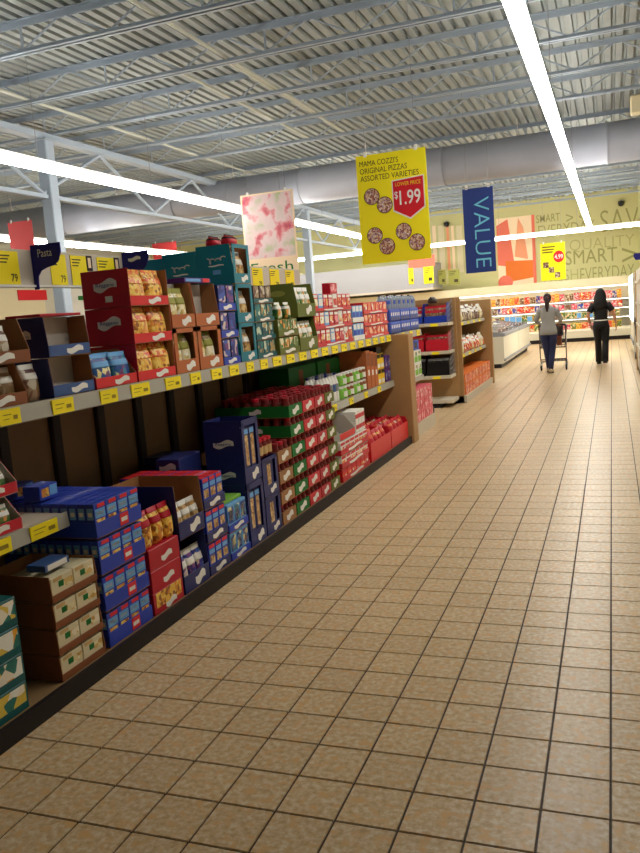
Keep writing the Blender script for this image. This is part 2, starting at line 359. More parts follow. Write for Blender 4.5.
# ---------------------------------------------------------------- long shelving run on the aisle
def shelf_part(parent, y0, y1, z0, z1, xf, xb, tags, seed=1):
    s = ob('shelf', MB().mat('shelf').cbox(xb, xf-.012, y0, y1, z1-.035, z1-.008, .004), parent)
    ob('price_strip', MB().mat('strip').prism([(xf-.012, z0), (xf, z0+.006), (xf-.008, z1), (xf-.016, z1)], 'y', y0, y1), s)
    rn = random.Random(seed)
    for (a, b) in tags:
        ob('price_label', MB().mat('tag_yellow').box(xf-.006, xf+.003, a, b, z0+.006, z1-.006).mat('ink_soft').box(xf+.003, xf+.0035, a+.02, a+(b-a)*.55, z0+.048, z0+.052).box(xf+.003, xf+.0035, a+(b-a)*.64, b-.02, z0+.026, z0+.044).box(xf+.003, xf+.0035, a+.02, a+(b-a)*.45, z0+.03, z0+.033), s)
    return s
def taglist(px, z, xf, wd):
    return [(p_.y-wd/2, p_.y+wd/2) for p_ in (at_x(x, y, xf) for x, y in px)]
XF, XB, ZT, ZK = -2.40, -3.12, 1.285, .085
run = thing('shelving_run', 'long wooden shelving run along the aisle with black kick plate', 'shelving', (0, 0, 0))
ob('kick_plate', MB().mat('kick').box(-3.1, -2.252, 1.2, 8.9, 0, ZK-.013).box(-2.252, -2.23, 1.2, 8.9, 0, ZK), run)
ob('base_deck', MB().mat('deck').box(-3.1, -2.254, 1.2, 8.9, ZK-.012, ZK), run)
y = 1.2
while y < 8.85:
    y1 = min(y+.44, 8.9)
    ob('back_panel', MB().mat('backpanel').box(-3.16, -3.135, y, y1-.075, ZK, ZT-.04), run)
    ob('upright', MB().mat('post').cbox(-3.17, -3.1, y1-.075, y1, ZK, ZT-.04, .006), run); y = y1
# labels on the long upper shelf, at the places the photograph shows
tl = [(at_x(a, 425-.215*a, XF).y, at_x(b, 425-.215*b, XF).y) for a, b in ((0, 21), (53, 74), (101, 118), (132, 150), (166, 181), (191, 201), (212, 222), (230, 239), (247, 254), (261, 268))]
yy = tl[-1][1]+.1
while yy < 8.7: tl.append((yy, yy+.16)); yy += .27
shelf_part(run, 1.2, 8.9, 1.205, ZT, XF, XB, tl)
shelf_part(run, 1.2, 2.945, .68, .755, XF, XB, [(2.05, 2.25), (2.36, 2.56), (2.68, 2.86)], 2)
shelf_part(run, 6.42, 8.9, .68, .755, XF, XB, [(6.7+.5*i, 6.82+.5*i) for i in range(4)], 3)
ob('divider', MB().mat('wood').cbox(-3.12, -2.2, 8.9, 9.12, 0, ZT-.01, .008), run)
# second bay past the divider
bay = thing('shelving_bay', 'short wooden shelving bay past the divider with pale plinth', 'shelving', (0, 0, 0))
ob('plinth', MB().mat('shelf').box(-3.1, -2.26, 9.13, 10.37, 0, .16), bay)
ob('back_panel', MB().mat('backpanel').box(-3.16, -3.13, 9.13, 10.37, .16, ZT-.04), bay)
shelf_part(bay, 9.13, 10.37, .62, .68, XF+.02, XB, [(9.5, 9.7)], 4); shelf_part(bay, 9.13, 10.37, 1.2, ZT, XF+.02, XB, [(9.3, 9.45), (9.7, 9.85), (10.1, 10.25)], 5)
ob('end_leg', MB().mat('post').box(-2.32, -2.27, 10.33, 10.38, 0, .24), bay)
# ---------------------------------------------------------------- product builders
def ribbon(mb, w, h, org, face, material='white', mark=None, word=None):
    mb.mat(material); n = 10
    a = []; b = []
    for i in range(n+1):
        u = i/n-.5; wv = .16*h*math.sin(u*7)+u*h*.25; e = 1-.35*abs(u*2)**3
        a.append((u*w, wv-h*.42*e)); b.append((u*w, wv+h*.42*e))
    ox, oy, oz = org
    q = (lambda u, v, e=0: (ox+u, oy-e, oz+v)) if face == '-y' else (lambda u, v, e=0: (ox+e, oy+u, oz+v))
    for i in range(n): mb.face([q(*a[i]), q(*a[i+1]), q(*b[i+1]), q(*b[i])])
    if word:
        o2 = (ox, oy-.0012, oz) if face == '-y' else (ox+.0012, oy, oz)
        text_into(mb, word, w*.78, h*.42, o2, face, mark or 'lip_blue', .01)
def squiggle(mb, org, w=.13, h=.05):
    """white script logo: looping pen stroke"""
    pts = []
    for i in range(41):
        u = i/40; pts.append((org[0]+(u-.5)*w+.012*math.sin(u*20), org[1], org[2]+h*.4*math.cos(u*20)*(1.1-u*.6)*(.6+.4*math.sin(u*7+1))+h*.35*(u-.5)))
    mb.mat('white')
    for a, b in zip(pts, pts[1:]):
        d = Vector((b[0]-a[0], 0, b[2]-a[2])).normalized()*.004; n_ = Vector((-d.z, 0, d.x))
        mb.face([Vector(a)-n_-d*.3, Vector(b)-n_+d*.3, Vector(b)+n_+d*.3, Vector(a)+n_-d*.3])
def layer_word(i, n):
    if n == 1: return 'single'
    if i == 0: return 'bottom'
    if i == n-1: return 'top'
    return {1: 'second', 2: 'third', 3: 'fourth', 4: 'fifth'}[i] + ' from bottom'
def open_carton(label, y0, y1, z0, z1, xf=-2.42, d=.28, col='red', inner='kraft', backm=None, lipm=None, lip=.06, slope=.0, logo=True, side_logo=None, cat='carton', group=None, name='display_carton', word='Reggano', window=False, bx=None):
    wd, hh = round(y1-y0-.006, 3), round(z1-z0-.003, 3); t = thing(name, label, cat, (xf, (y0+y1)/2, z0+.0005), 0, group); q = wd/2; th = .004
    key = (wd, hh, d, col, inner, lip, slope)
    ob('bottom_panel', cached(key+('b',), lambda: MB().mat(inner).box(-d, 0, -q+th, q-th, 0, th).mesh('bottom_panel')), t)
    ob('back_panel', cached(key+('k', backm, bx), lambda: MB().mat(backm or inner).box(-(bx or d), -(bx or d)+th, -q+th, q-th, th, hh).mesh('back_panel')), t)
    pl = [(-d, 0), (0, 0), (0, lip if slope else hh), (-slope, hh), (-d, hh)] if slope else [(-d, 0), (0, 0), (0, hh), (-d, hh)]
    def side(sg):
        mb = MB().mat(col).prism(pl, 'y', sg*q, sg*(q-th*.55)).mat(inner).prism(pl, 'y', sg*(q-th*.5), sg*(q-th)); return mb.mesh('side_panel')
    s1 = ob('side_panel', cached(key+('s',), lambda: side(-1)), t); ob('side_panel', cached(key+('t',), lambda: side(1)), t)
    if side_logo:
        mb = MB(); lw, lh, lx, lz = side_logo; ribbon(mb, lw, lh, (lx, -q-.001, lz), '-y', 'white', 'lip_blue', word); ob('logo', mb, s1)
    fl = ob('front_lip', cached(key+('l', lipm), lambda: MB().mat(lipm or col).cbox(-th, 0, -q, q, 0, lip, .0015).mesh('front_lip')), t)
    if logo:
        def lg():
            mb = MB(); ribbon(mb, min(wd*.4, .13), lip*.62, (.0012, wd*.12, lip*.5), '+x'); return mb.mesh('logo')
        ob('logo', cached(key+('g',), lg), fl)
    if window:
        ob('front_flap', cached(key+('w', lipm), lambda: MB().mat(lipm or col).box(-th, 0, -q, -q+wd*.14, lip, hh).box(-th, 0, q-wd*.14, q, lip, hh).box(-th, 0, -q, q, hh*.9, hh).mesh('front_flap')), t)
    return t
def closed_carton(label, y0, y1, z0, z1, xf, d, col, face=None, faces=None, side_logo=None, lid=None, cat='carton', group=None, name='carton', word=None, logo=None):
    """faces: printed panels on the aisle side as (u0,u1,v0,v1,material) in 0..1"""
    wd, hh = round(y1-y0-.006, 3), round(z1-z0-.003, 3); q = wd/2
    key = (wd, hh, d, col, str(faces), 'cc')
    t = thing(name, label, cat, (xf, (y0+y1)/2, z0+.0005), 0, group)
    ob('body', cached(key+('b',), lambda: MB().mat(col).cbox(-d, 0, -q, q, 0, hh, .003).mesh('body')), t)
    ob('top_flap', cached(key+('f',), lambda: MB().mat(lid or col).box(-d+.004, -.004, -q+.003, -.001, hh, hh+.0015).box(-d+.004, -.004, .001, q-.003, hh, hh+.0015).mesh('top_flap')), t)
    for i, (a, b, c, e, mm) in enumerate(faces or []):
        ob('printed_panel', cached(key+('p', i), lambda: MB().mat(mm).box(0, .0012, -q+a*wd, -q+b*wd, c*hh, e*hh).mesh('printed_panel')), t)
    if logo:
        mb = MB(); ribbon(mb, logo[0], logo[1], (.002, (logo[2]-.5)*wd, logo[3]*hh), '+x', 'white', 'lip_blue', word); ob('logo', mb, t)
    if side_logo:
        mb = MB(); lw, lh, lx, lz = side_logo; ribbon(mb, lw, lh, (lx, -q-.001, lz), '-y', 'white', 'lip_blue', word); ob('logo', mb, t)
    return t
def tray(label, y0, y1, z0, xf, d, hh, col, group=None, logo=True, side_logo=False, word=None):
    wd = round(y1-y0-.006, 3); q = wd/2; t = thing('cardboard_tray', label, 'tray', (xf, (y0+y1)/2, z0+.0005), 0, group); key = (wd, d, hh, col, 'tray')
    ob('bottom_panel', cached(key+('b',), lambda: MB().mat('kraft').box(-d, 0, -q, q, 0, .003).mesh('bottom_panel')), t)
    f = ob('front_wall', cached(key+('f',), lambda: MB().mat(col).cbox(-.003, 0, -q, q, .003, hh, .001).mesh('front_wall')), t)
    s = ob('side_wall', cached(key+('s',), lambda: MB().mat(col).box(-d, -.003, -q, -q+.003, .003, hh).mesh('side_wall')), t)
    ob('side_wall', cached(key+('t',), lambda: MB().mat(col).box(-d, -.003, q-.003, q, .003, hh).mesh('side_wall')), t)
    ob('back_wall', cached(key+('k',), lambda: MB().mat(col).box(-d, -d+.003, -q+.003, q-.003, .003, hh).mesh('back_wall')), t)
    if logo:
        def lg():
            mb = MB(); ribbon(mb, wd*.5, hh*.6, (.001, 0, hh*.5), '+x'); return mb.mesh('logo')
        ob('logo', cached(key+('g',), lg), f)
    if side_logo:
        def lg2():
            mb = MB(); ribbon(mb, .1, hh*.5, (-d*.45, -q-.001, hh*.5), '-y'); return mb.mesh('logo')
        ob('logo', cached(key+('g2',), lg2), s)
    return t
def bag(label, x, y, z, wd, dp, hh, body, band=None, cat='bag', group=None, name='food_bag', rz=0, top='seal'):
    """pillow bag with a crimped top seal; print band on the front"""
    wd, dp, hh = round(wd, 3), round(dp, 3), round(hh, 3); key = (wd, dp, hh, body, band, 'bag')
    def mk(lo, hi, mt, grow=0):
        n = 14; R = []
        prof_ = [(0, .86, .8), (.06, .97, .98), (.3, 1, 1), (.55, .98, .92), (.78, .97, .55), (.9, .98, .12), (1, 1, .06)]
        zs = [k/8 for k in range(9)]
        zs = [lo] + [k for k in zs if lo < k < hi] + [hi]
        for k in zs:
            for i in range(len(prof_)-1):
                if prof_[i][0] <= k <= prof_[i+1][0]+1e-6:
                    f_ = (k-prof_[i][0])/(prof_[i+1][0]-prof_[i][0]); a = prof_[i][1]*(1-f_)+prof_[i+1][1]*f_; b = prof_[i][2]*(1-f_)+prof_[i+1][2]*f_; break
            r = []
            for j in range(n):
                th = 2*math.pi*j/n; c, s_ = math.cos(th), math.sin(th); e = .55
                r.append(((dp/2*b+grow)*math.copysign(abs(c)**e, c), (wd/2*a+grow)*math.copysign(abs(s_)**e, s_), k*hh))
            R.append(r)
        return MB().mat(mt).rings(R).mesh(name, True)
    o = ob(name, cached(key+('b',), lambda: mk(0, .88, body)), None, (x, y, z), rz)
    ob('top_seal', cached(key+('s',), lambda: mk(.86, 1, band or body, .0004)), o)
    if band: ob('label_band', cached(key+('n',), lambda: mk(.58, .76, band, .0012)), o)
    return tag(o, label, cat, group)
def pack(label, x, y, z, wd, dp, hh, body, panels, cat='box', group=None, name='food_box', rz=0, tilt=None):
    """small printed carton; x is its front face"""
    wd, dp, hh = round(wd, 3), round(dp, 3), round(hh, 3); key = (wd, dp, hh, body, str(panels), 'pack')
    o = ob(name, cached(key+('b',), lambda: MB().mat(body).cbox(-dp, 0, -wd/2, wd/2, 0, hh, .002).mesh(name)), None, (x, y, z), rz)
    if tilt: o.rotation_euler = tilt
    for i, (a, b, c, e, mm) in enumerate(panels):
        ob('printed_panel', cached(key+('p', i), lambda: MB().mat(mm).box(0, .001, -wd/2+a*wd, -wd/2+b*wd, c*hh, e*hh).mesh('printed_panel')), o)
    return tag(o, label, cat, group)
def jar(label, x, y, z, r, hh, body, lid, lab, group=None, cat='jar', name='jar'):
    key = (r, hh, body, lid, lab, 'jar')
    o = ob(name, cached(key+('b',), lambda: MB().mat(body).lathe([(r*.85, 0), (r, hh*.06), (r, hh*.66), (r*.8, hh*.8), (r*.78, hh*.86)], 12).mesh(name, True)), None, (x, y, z))
    ob('lid', cached(key+('l',), lambda: MB().mat(lid).lathe([(r*.86, hh*.83), (r*.9, hh*.85), (r*.9, hh*.985), (r*.82, hh)], 12).mesh('lid')), o)
    if lab: ob('paper_label', cached(key+('p',), lambda: MB().mat(lab).lathe([(r*1.015, hh*.14), (r*1.015, hh*.58)], 12, (0, 0, 0), False, False).mesh('paper_label')), o)
    return tag(o, label, cat, group)
def bottle(label, x, y, z, r, hh, body, cap, lab, group=None, name='bottle', cat='bottle'):
    key = (r, hh, body, cap, lab, 'bottle')
    o = ob(name, cached(key+('b',), lambda: MB().mat(body).lathe([(r*.9, 0), (r, hh*.04), (r, hh*.3), (r*.93, hh*.34), (r, hh*.4), (r*.98, hh*.64), (r*.6, hh*.82), (r*.36, hh*.9), (r*.36, hh*.93)], 10).mesh(name, True)), None, (x, y, z))
    ob('cap', cached(key+('c',), lambda: MB().mat(cap).lathe([(r*.42, hh*.92), (r*.42, hh)], 10).mesh('cap')), o)
    if lab: ob('paper_label', cached(key+('p',), lambda: MB().mat(lab).lathe([(r*1.01, hh*.36), (r*1.01, hh*.62)], 10, (0, 0, 0), False, False).mesh('paper_label')), o)
    return tag(o, label, cat, group)
def spread(y0, y1, n): return [y0+(y1-y0)*(i+.5)/n for i in range(n)]
# ---------------------------------------------------------------- upper shelf, from near to far
# brown cartons
for i, (z0, z1) in enumerate(((ZT, 1.465), (1.465, 1.66))):
    ww = ['lower', 'upper'][i]
    open_carton('brown cardboard display carton with cutaway front, %s of the pair at the near shelf end' % ww, 2.40, 2.79+.05*i, z0, z1, -2.41, .3, 'brown', 'kraft', None, 'brown', .055, .05, True, None, group=None)
    for k, yy in enumerate(spread(2.42, 2.78, 3)):
        bag('speckled snack bag inside the %s brown carton at the near shelf end' % ww, -2.49, yy, z0+.005, .11, .08, .16, 'chipmix', 'white', group='snack bags in the %s brown carton' % ww)
for k, xx in enumerate((-2.50, -2.60)):
    bag('brown and white snack bag standing between brown and navy cartons, %s' % ['in front', 'behind'][k], xx, 2.895, ZT+.001, .1, .08, .165, 'chipmix', 'white')
# navy emptied display cartons
for i, (z0, z1) in enumerate(((ZT, 1.47), (1.47, 1.66))):
    open_carton('navy emptied display carton with pale blue lip, %s of the stacked pair' % ['lower', 'upper'][i], 2.97, 3.285, z0, z1, -2.42, .24, 'navy', 'kraft', 'kraft_grey', 'lip_blue', .055, .012, True, (.1, .05, -.14, .1), bx=.12)
bag('lone food bag left in the lower navy display carton', -2.6, 3.03, ZT+.006, .1, .07, .15, 'pastawhite', 'white')
pack('flat red cardboard sheet lying on the upper navy display carton', -2.45, 3.13, 1.661, .3, .2, .012, 'dark_red', [])
# red pasta cartons
open_carton('red tray carton of blue pasta bags at the foot of red stack', 3.295, 3.665, ZT, 1.475, -2.42, .28, 'red', 'kraft', None, 'lip_red', .055, .1, True)
for k, yy in enumerate(spread(3.31, 3.65, 2)):
    for q_, xx in enumerate((-2.475, -2.575)):
        bag('blue pasta bag with seashell print in the tray below navy cartons', xx, yy, ZT+.006, .155, .08, .17, 'pastablue', 'sky', group='blue pasta bags')
pack('small pink carton standing behind the blue pasta bags', -2.66, 3.5, ZT+.16, .1, .06, .06, 'pink', [(.1, .9, .2, .8, 'white')]).location.z = 1.477
for i in range(3):
    z0 = ZT+.205*i; lw = layer_word(i, 3)
    t = open_carton('red carton of yellow pasta bags, %s of the stack of three' % lw, 3.675, 4.075, z0, z0+.205, -2.42, .30, 'dark_red', 'kraft', None, 'lip_red', .055, 0, True, (.15, .062, -.15, .12) if i else None)
    if i == 2:
        ob('sticker', MB().mat('white').box(-.155, -.11, -.2005, -.1985, .03, .062), t)
    for yy in spread(3.685, 4.065, 2):
        bag('yellow macaroni bag in the %s red carton of the stack of three' % lw, -2.475, yy, z0+.006, .18, .085, .195, 'mac', 'macorange', group='macaroni bags in the %s red carton' % lw)
# brown display cartons, two by two
for c, (ya, yb) in enumerate(((4.085, 4.365), (4.375, 4.69))):
    for i in range(2):
        z0 = ZT+.272*i; nm = '%s one %s' % (['lower', 'upper'][i], ['beside the red stack', 'beside the blue packs'][c])
        open_carton('orange-brown display carton with tall cutaway front, %s' % nm, ya, yb, z0, z0+.272, -2.42, .26, 'orange_brown', 'kraft', 'kraft_grey', 'orange_brown', .08, .02, True, None, window=(i == 0), bx=.125)
        if not (c == 1 and i == 1):
            for yy in spread(ya+.03, yb-.03, 2):
                bag('white pasta bag with green top in the %s orange-brown carton' % nm, -2.49, yy, z0+.006, .11, .09, .235, 'pastawhite', 'olive_light', group='white pasta bags, %s' % nm)
# blue packs column
for i in range(3):
    z0 = ZT+.18*i; lw = layer_word(i, 3)
    tray('blue tray of purple-blue packs, %s of the column of three' % lw, 4.70, 4.955, z0, -2.42, .25, .05, 'blue')
    for yy in spread(4.71, 4.945, 2):
        pack('purple-blue printed pack in the %s tray beside teal cartons' % lw, -2.427, yy, z0+.0045, .108, .2, .168, 'navy', [(.06, .94, .32, .95, 'bluemix')], group='purple-blue packs in the %s tray' % lw)
# teal cartons
for i in range(3):
    z0 = ZT+.272*i; lw = layer_word(i, 3)
    t = open_carton('teal display carton with white script logo, %s of the tallest column' % lw, 4.965, 5.235, z0, z0+.272, -2.42, .28, 'teal', 'kraft', None, 'teal', .07, .02, True, None, window=True)
    mb = MB(); squiggle(mb, (-.13, -.1335, .17)); ribbon(mb, .12, .012, (-.13, -.134, .13), '-y')
    ob('logo', mb, t)
    ob('sticker', MB().mat('sky').box(-.16, -.1, -.1338, -.1328, .07, .1), t)
    for yy in spread(4.99, 5.21, 2):
        bag('tan and white bag behind the cutaway of the %s teal carton' % lw, -2.49, yy, z0+.006, .1, .09, .22, 'spag', 'white', group='bags in the %s teal carton' % lw)
for (xf, d_, z1, lab, lg) in ((-2.705, .27, 2.075, 'teal closed carton with script logo behind the tallest teal column', True), (-2.98, .17, 2.05, 'plain teal carton deepest behind the tallest teal column', False)):
    t = closed_carton(lab, 4.965, 5.235, 1.83, z1, xf, d_, 'teal')
    closed_carton('kraft carton supporting the %s teal carton' % ('logo' if lg else 'plain'), 4.965, 5.235, ZT, 1.829, xf, d_, 'kraft')
    if lg:
        mb = MB(); squiggle(mb, (-.13, -.1335, .135)); ribbon(mb, .12, .012, (-.13, -.134, .09), '-y'); ob('logo', mb, t)
pack('flat violet and red sleeve lying on the orange-brown cartons', -2.45, 4.50, ZT+.5455, .34, .12, .03, 'purple', [(.05, .6, .2, .8, 'sky'), (.7, .95, .1, .9, 'lip_red')])
# dark red fruit bag on the tallest teal carton
for k in range(2): bag('dark red bag lying on top of the tallest teal column, %s' % ['near the aisle', 'set further back'][k], -2.50-.12*k, 5.10, ZT+.8165, .14, .09, .07, 'dark_red', 'hair_brown')
# dark teal packs
for i in range(4):
    z0 = ZT+.134*i; lw = layer_word(i, 4)
    tray('dark teal tray, %s of four between teal and green cartons' % lw, 5.245, 5.60, z0, -2.42, .25, .035, 'dteal')
    for yy in spread(5.26, 5.585, 3):
        pack('dark teal printed pack in the %s tray of four' % lw, -2.427, yy, z0+.0045, .1, .2, .126, 'dteal' if i < 3 else 'hair_brown', [(.05, .95, .3, .96, 'tealmix' if i < 3 else 'chipmix')], group='dark teal packs, %s tray' % lw)
# green vegetable packs and green cartons
for i in range(2):
    z0 = ZT+.14*i; lw = ['lower', 'upper'][i]
    tray('olive green tray of carrot-print packs, %s of the pair' % lw, 5.61, 6.03, z0, -2.40, .24, .05, 'olive')
    for yy in spread(5.62, 6.02, 4):
        pack('carrot-print soup pack in the %s olive tray' % lw, -2.407, yy, z0+.0045, .093, .18, .128, 'olive', [(.06, .94, .38, .97, 'greenmix')], group='carrot-print packs, %s olive tray' % lw)
for k, yy in enumerate((5.75, 5.93)): bag('white and green soup pouch standing on the olive trays, %s' % ['first', 'second'][k], -2.46, yy, ZT+.2775, .1, .06, .13, 'greenmix', 'white')
for i in range(2):
    z0 = ZT+.28*i; lw = ['lower', 'upper'][i]
    t = open_carton('big olive green carton with cutaway front, %s of the pair' % lw, 6.04, 6.46, z0, z0+.28, -2.40, .34, 'olive', 'olive', None, 'olive', .11, .03, True)
    ob('logo', MB().mat('olive_light').prism([(-.17+.07*math.cos(a*.524), .2+.025*math.sin(a*.524)) for a in range(12)], 'y', -.2085, -.2072), t)
    for yy in spread(6.07, 6.43, 3):
        bag('green soup pouch inside the %s olive green carton' % lw, -2.46, yy, z0+.006, .11, .08, .24, 'greenmix', 'white', group='green soup pouches in the %s olive carton' % lw)
# red boxes
for i in range(3):
    z0 = ZT+.157*i; lw = layer_word(i, 3)
    tray('red tray of mixed soup boxes, %s of the three-high stack' % lw, 6.47, 7.54, z0, -2.42, .3, .03, 'red')
    for k, yy in enumerate(spread(6.48, 7.53, 8)):
        fm = [('red', 'redmix'), ('red', 'redmix'), ('lip_red', 'pastawhite'), ('sky', 'white'), ('red', 'redmix'), ('dark_red', 'pinkmix'), ('white', 'redmix'), ('red', 'redmix')][(k+i) % 8]
        pack('%s soup box in the %s tray of the three-high red stack' % ({'sky': 'pale blue', 'white': 'white'}.get(fm[0], 'red'), lw), -2.427, yy, z0+.0045, .118, .2, .15, fm[0], [(.08, .92, .3, .72, fm[1]), (.1, .9, .78, .94, 'white')], group='%s soup boxes, %s tray' % ({'sky': 'pale blue', 'white': 'white'}.get(fm[0], 'red'), lw))
pack('small pink box standing alone on top of the red stack', -2.45, 7.12, ZT+.4725, .2, .08, .1, 'dark_red', [(.1, .9, .2, .9, 'pinkmix')])
for i in range(2):
    z0 = ZT+.18*i; lw = ['lower', 'upper'][i]
    tray('white tray of blue canister packs, %s one' % lw, 7.56, 7.93, z0, -2.42, .28, .05, 'white', logo=False)
    for yy in spread(7.57, 7.92, 3): pack('blue canister-print pack in the %s white tray' % lw, -2.427, yy, z0+.0045, .112, .2, .165, 'sky', [(.1, .9, .3, .6, 'blue'), (.1, .9, .65, .95, 'white')], group='blue canister packs, %s tray' % lw)
closed_carton('plain bright red carton standing at the back above blue packs', 7.56, 8.3, ZT+.005, 1.68, -2.74, .26, 'red')
for i in range(3):
    z0 = ZT+.128*i; lw = layer_word(i, 3)
    tray('orange-red tray, %s of three beside the water packs' % lw, 7.94, 8.88, z0, -2.42, .28, .03, 'lip_red')
    for k, yy in enumerate(spread(7.95, 8.87, 6)):
        pack('orange-red printed pack in the %s tray beside the water packs' % lw, -2.427, yy, z0+.0045, .14, .2, .118, 'lip_red', [(.08, .92, .3, .92, 'orangemix' if (k+i) % 2 else 'redmix')], group='orange-red packs, %s tray' % lw)
# water multipacks past the divider
for i in range(2):
    for c in range(3):
        ya = 8.95+.48*c; z0 = ZT+.145*i
        nm = '%s layer, %s' % (['lower', 'upper'][i], ['next to the orange-red packs', 'in the middle', 'at the far shelf end'][c])
        t = thing('water_multipack', 'blue wrapped multipack of water bottles, '+nm, 'multipack', (-2.41, ya+.235, z0+.001), 0)
        ob('wrap', cached('wmw', lambda: MB().mat('bluewater').cbox(-.26, 0, -.23, .23, 0, .138, .012).mesh('wrap')), t)
        def stripes():
            mb = MB()
            for k in range(5): mb.mat('navy').box(0, .0015, -.21+.085*k, -.15+.085*k, .01, .05).mat('white').box(0, .0015, -.2+.085*k, -.16+.085*k, .062, .1)
            return mb.mesh('print')
        ob('print', cached('wmp', stripes), t)
for k, yy in enumerate(spread(9.0, 10.35, 12)):
    for q_ in range(2):
        bottle('small clear water bottle standing on the blue multipacks', -2.46-.1*q_, yy, ZT+.285, .036, .17, 'water', 'white' if k % 3 else 'hair_brown', 'grey' if k % 2 else 'bluewater', group='clear water bottles on the multipacks')
# ---------------------------------------------------------------- low shelf at the near end
for i in range(2):
    z0 = .756+.16*i; lw = ['lower', 'upper'][i]
    open_carton('red display carton with sloped sides on the low shelf, %s of the pair' % lw, 2.28, 2.66, z0, z0+.16, -2.415, .3, 'lip_red', 'kraft_grey', None, 'red', .05, .09, True)
    for yy in spread(2.30, 2.64, 3):
        bag('green and white bag in the %s red carton on the low shelf' % lw, -2.475, yy, z0+.006, .1, .07, .11, 'greenmix', 'white', group='bags in the %s red low-shelf carton' % lw)
# ---------------------------------------------------------------- base deck, near to far
XD = -2.26
for i in range(4):
    z0 = ZK+.001+.118*i; lw = layer_word(i, 4)
    closed_carton('dark teal carton with orange and white food picture, %s of four' % lw, 1.95, 2.395, z0, z0+.118, XD, .32, 'dteal', faces=[(.5, .97, .28, .92, 'tealpic'), (.05, .45, .3, .85, 'tealpic'), (.1, .4, .06, .2, 'white')])
for i in range(4):
    z0 = ZK+.001+.118*i; lw = layer_word(i, 4)
    open_carton('brown cardboard tray of white cookie packs, %s of four' % lw, 2.60, 2.92, z0, z0+.118, XD, .36, 'brown', 'kraft', None, 'brown', .032, .008, False)
    for k, yy in enumerate(spread(2.61, 2.91, 2)):
        pack('white cookie pack with green emblem in the %s brown tray' % lw, XD-.006, yy, z0+.005, .144, .12, .1, 'cream', [(.55, .98, .42, .75, 'cookies'), (.1, .5, .8, .97, 'tan'), (.32, .56, .5, .76, 'green')], group='cookie packs in the %s brown tray' % lw)
        pack('white cookie pack in the back row of the %s brown tray' % lw, XD-.135, yy, z0+.005, .144, .2, .1 if i < 3 else .06, 'cream', [], group='back-row cookie packs, %s brown tray' % lw)
t = pack('blue and silver bag tossed on top of the brown trays', XD-.05, 2.72, ZK+.478, .16, .1, .03, 'lip_blue', [(.1, .9, .1, .9, 'white')])
# blue macaroni boxes
bw, bd, bh = .09, .046, .16
for i in range(4):
    z0 = ZK+.001+.178*i; lw = layer_word(i, 4); d = .56
    t = tray('blue tray of macaroni dinners with red badge, %s of four' % lw, 2.95, 3.33, z0, XD, d, .075, 'blue', logo=False)
    ob('badge', MB().mat('lip_red').box(0, .0016, .0, .07, .012, .07).mat('white').box(.0016, .002, .01, .06, .03, .05), t)
    for r_ in range(11):
        for c in range(4):
            if r_ and ((c and i < 3) or (i < 2 and r_ > 4)): continue
            pos = ['front row', 'rows behind the front'][min(r_, 1)]
            pack('blue macaroni dinner box in the %s of the %s tray' % (pos, lw), XD-.007-r_*(bd+.003), 2.957+(c+.5)*.0915, z0+.0045, bw, bd, bh, 'blue',
                 [(.08, .92, .56, .82, 'sky'), (.2, .8, .64, .74, 'white'), (.15, .85, .2, .52, 'mac'), (.3, .95, .86, .97, 'lip_red')], group='macaroni boxes, %s, %s tray' % (pos, lw))
def side_print():
    return MB().mat('sky').box(-.04, -.006, -bw/2-.001, -bw/2, .085, .14).mat('white').box(-.034, -.012, -bw/2-.0015, -bw/2-.001, .1, .12).mesh('side_print')
SP = side_print()
for o in [o for o in COL.objects if o.name.startswith('food_box') and 'macaroni dinner box' in o.get('label', '') and o.location.y < 3.02]: ob('side_print', SP, o)
for k, (x_, y_) in enumerate(((XD-.3, 3.02), (XD-.46, 3.04))):
    pack('single macaroni box lying on top of the blue boxes, %s' % ['near the aisle', 'further back'][k], x_, y_, ZK+.712, .13, .1, .07, 'blue', [(.1, .5, .2, .8, 'mac'), (.55, .95, .2, .9, 'sky')])
# red cartons of egg noodles with bags on top
for i in range(3):
    z0 = ZK+.001+.118*i; lw = layer_word(i, 3)
    closed_carton('red noodle carton with white logo, %s of three by the blue boxes' % lw, 3.345, 3.65, z0, z0+.118, XD, .3, 'dark_red', faces=[(.08, .92, .3, .98, 'mac')] if i == 0 else None, logo=(.11, .04, .55, .42 if i else .24))
for k, yy in enumerate((3.395, 3.5, 3.605)):
    bag('yellow egg noodle bag with red corner standing on the red cartons, %s' % ['nearest the blue boxes', 'middle one', 'nearest the navy cartons'][k], XD-.06, yy, ZK+.358, .095, .09, .19, 'mac', 'dark_red')
bag('yellow egg noodle bag lying behind the other noodle bags', XD-.18, 3.48, ZK+.358, .14, .1, .2, 'mac', 'dark_red')
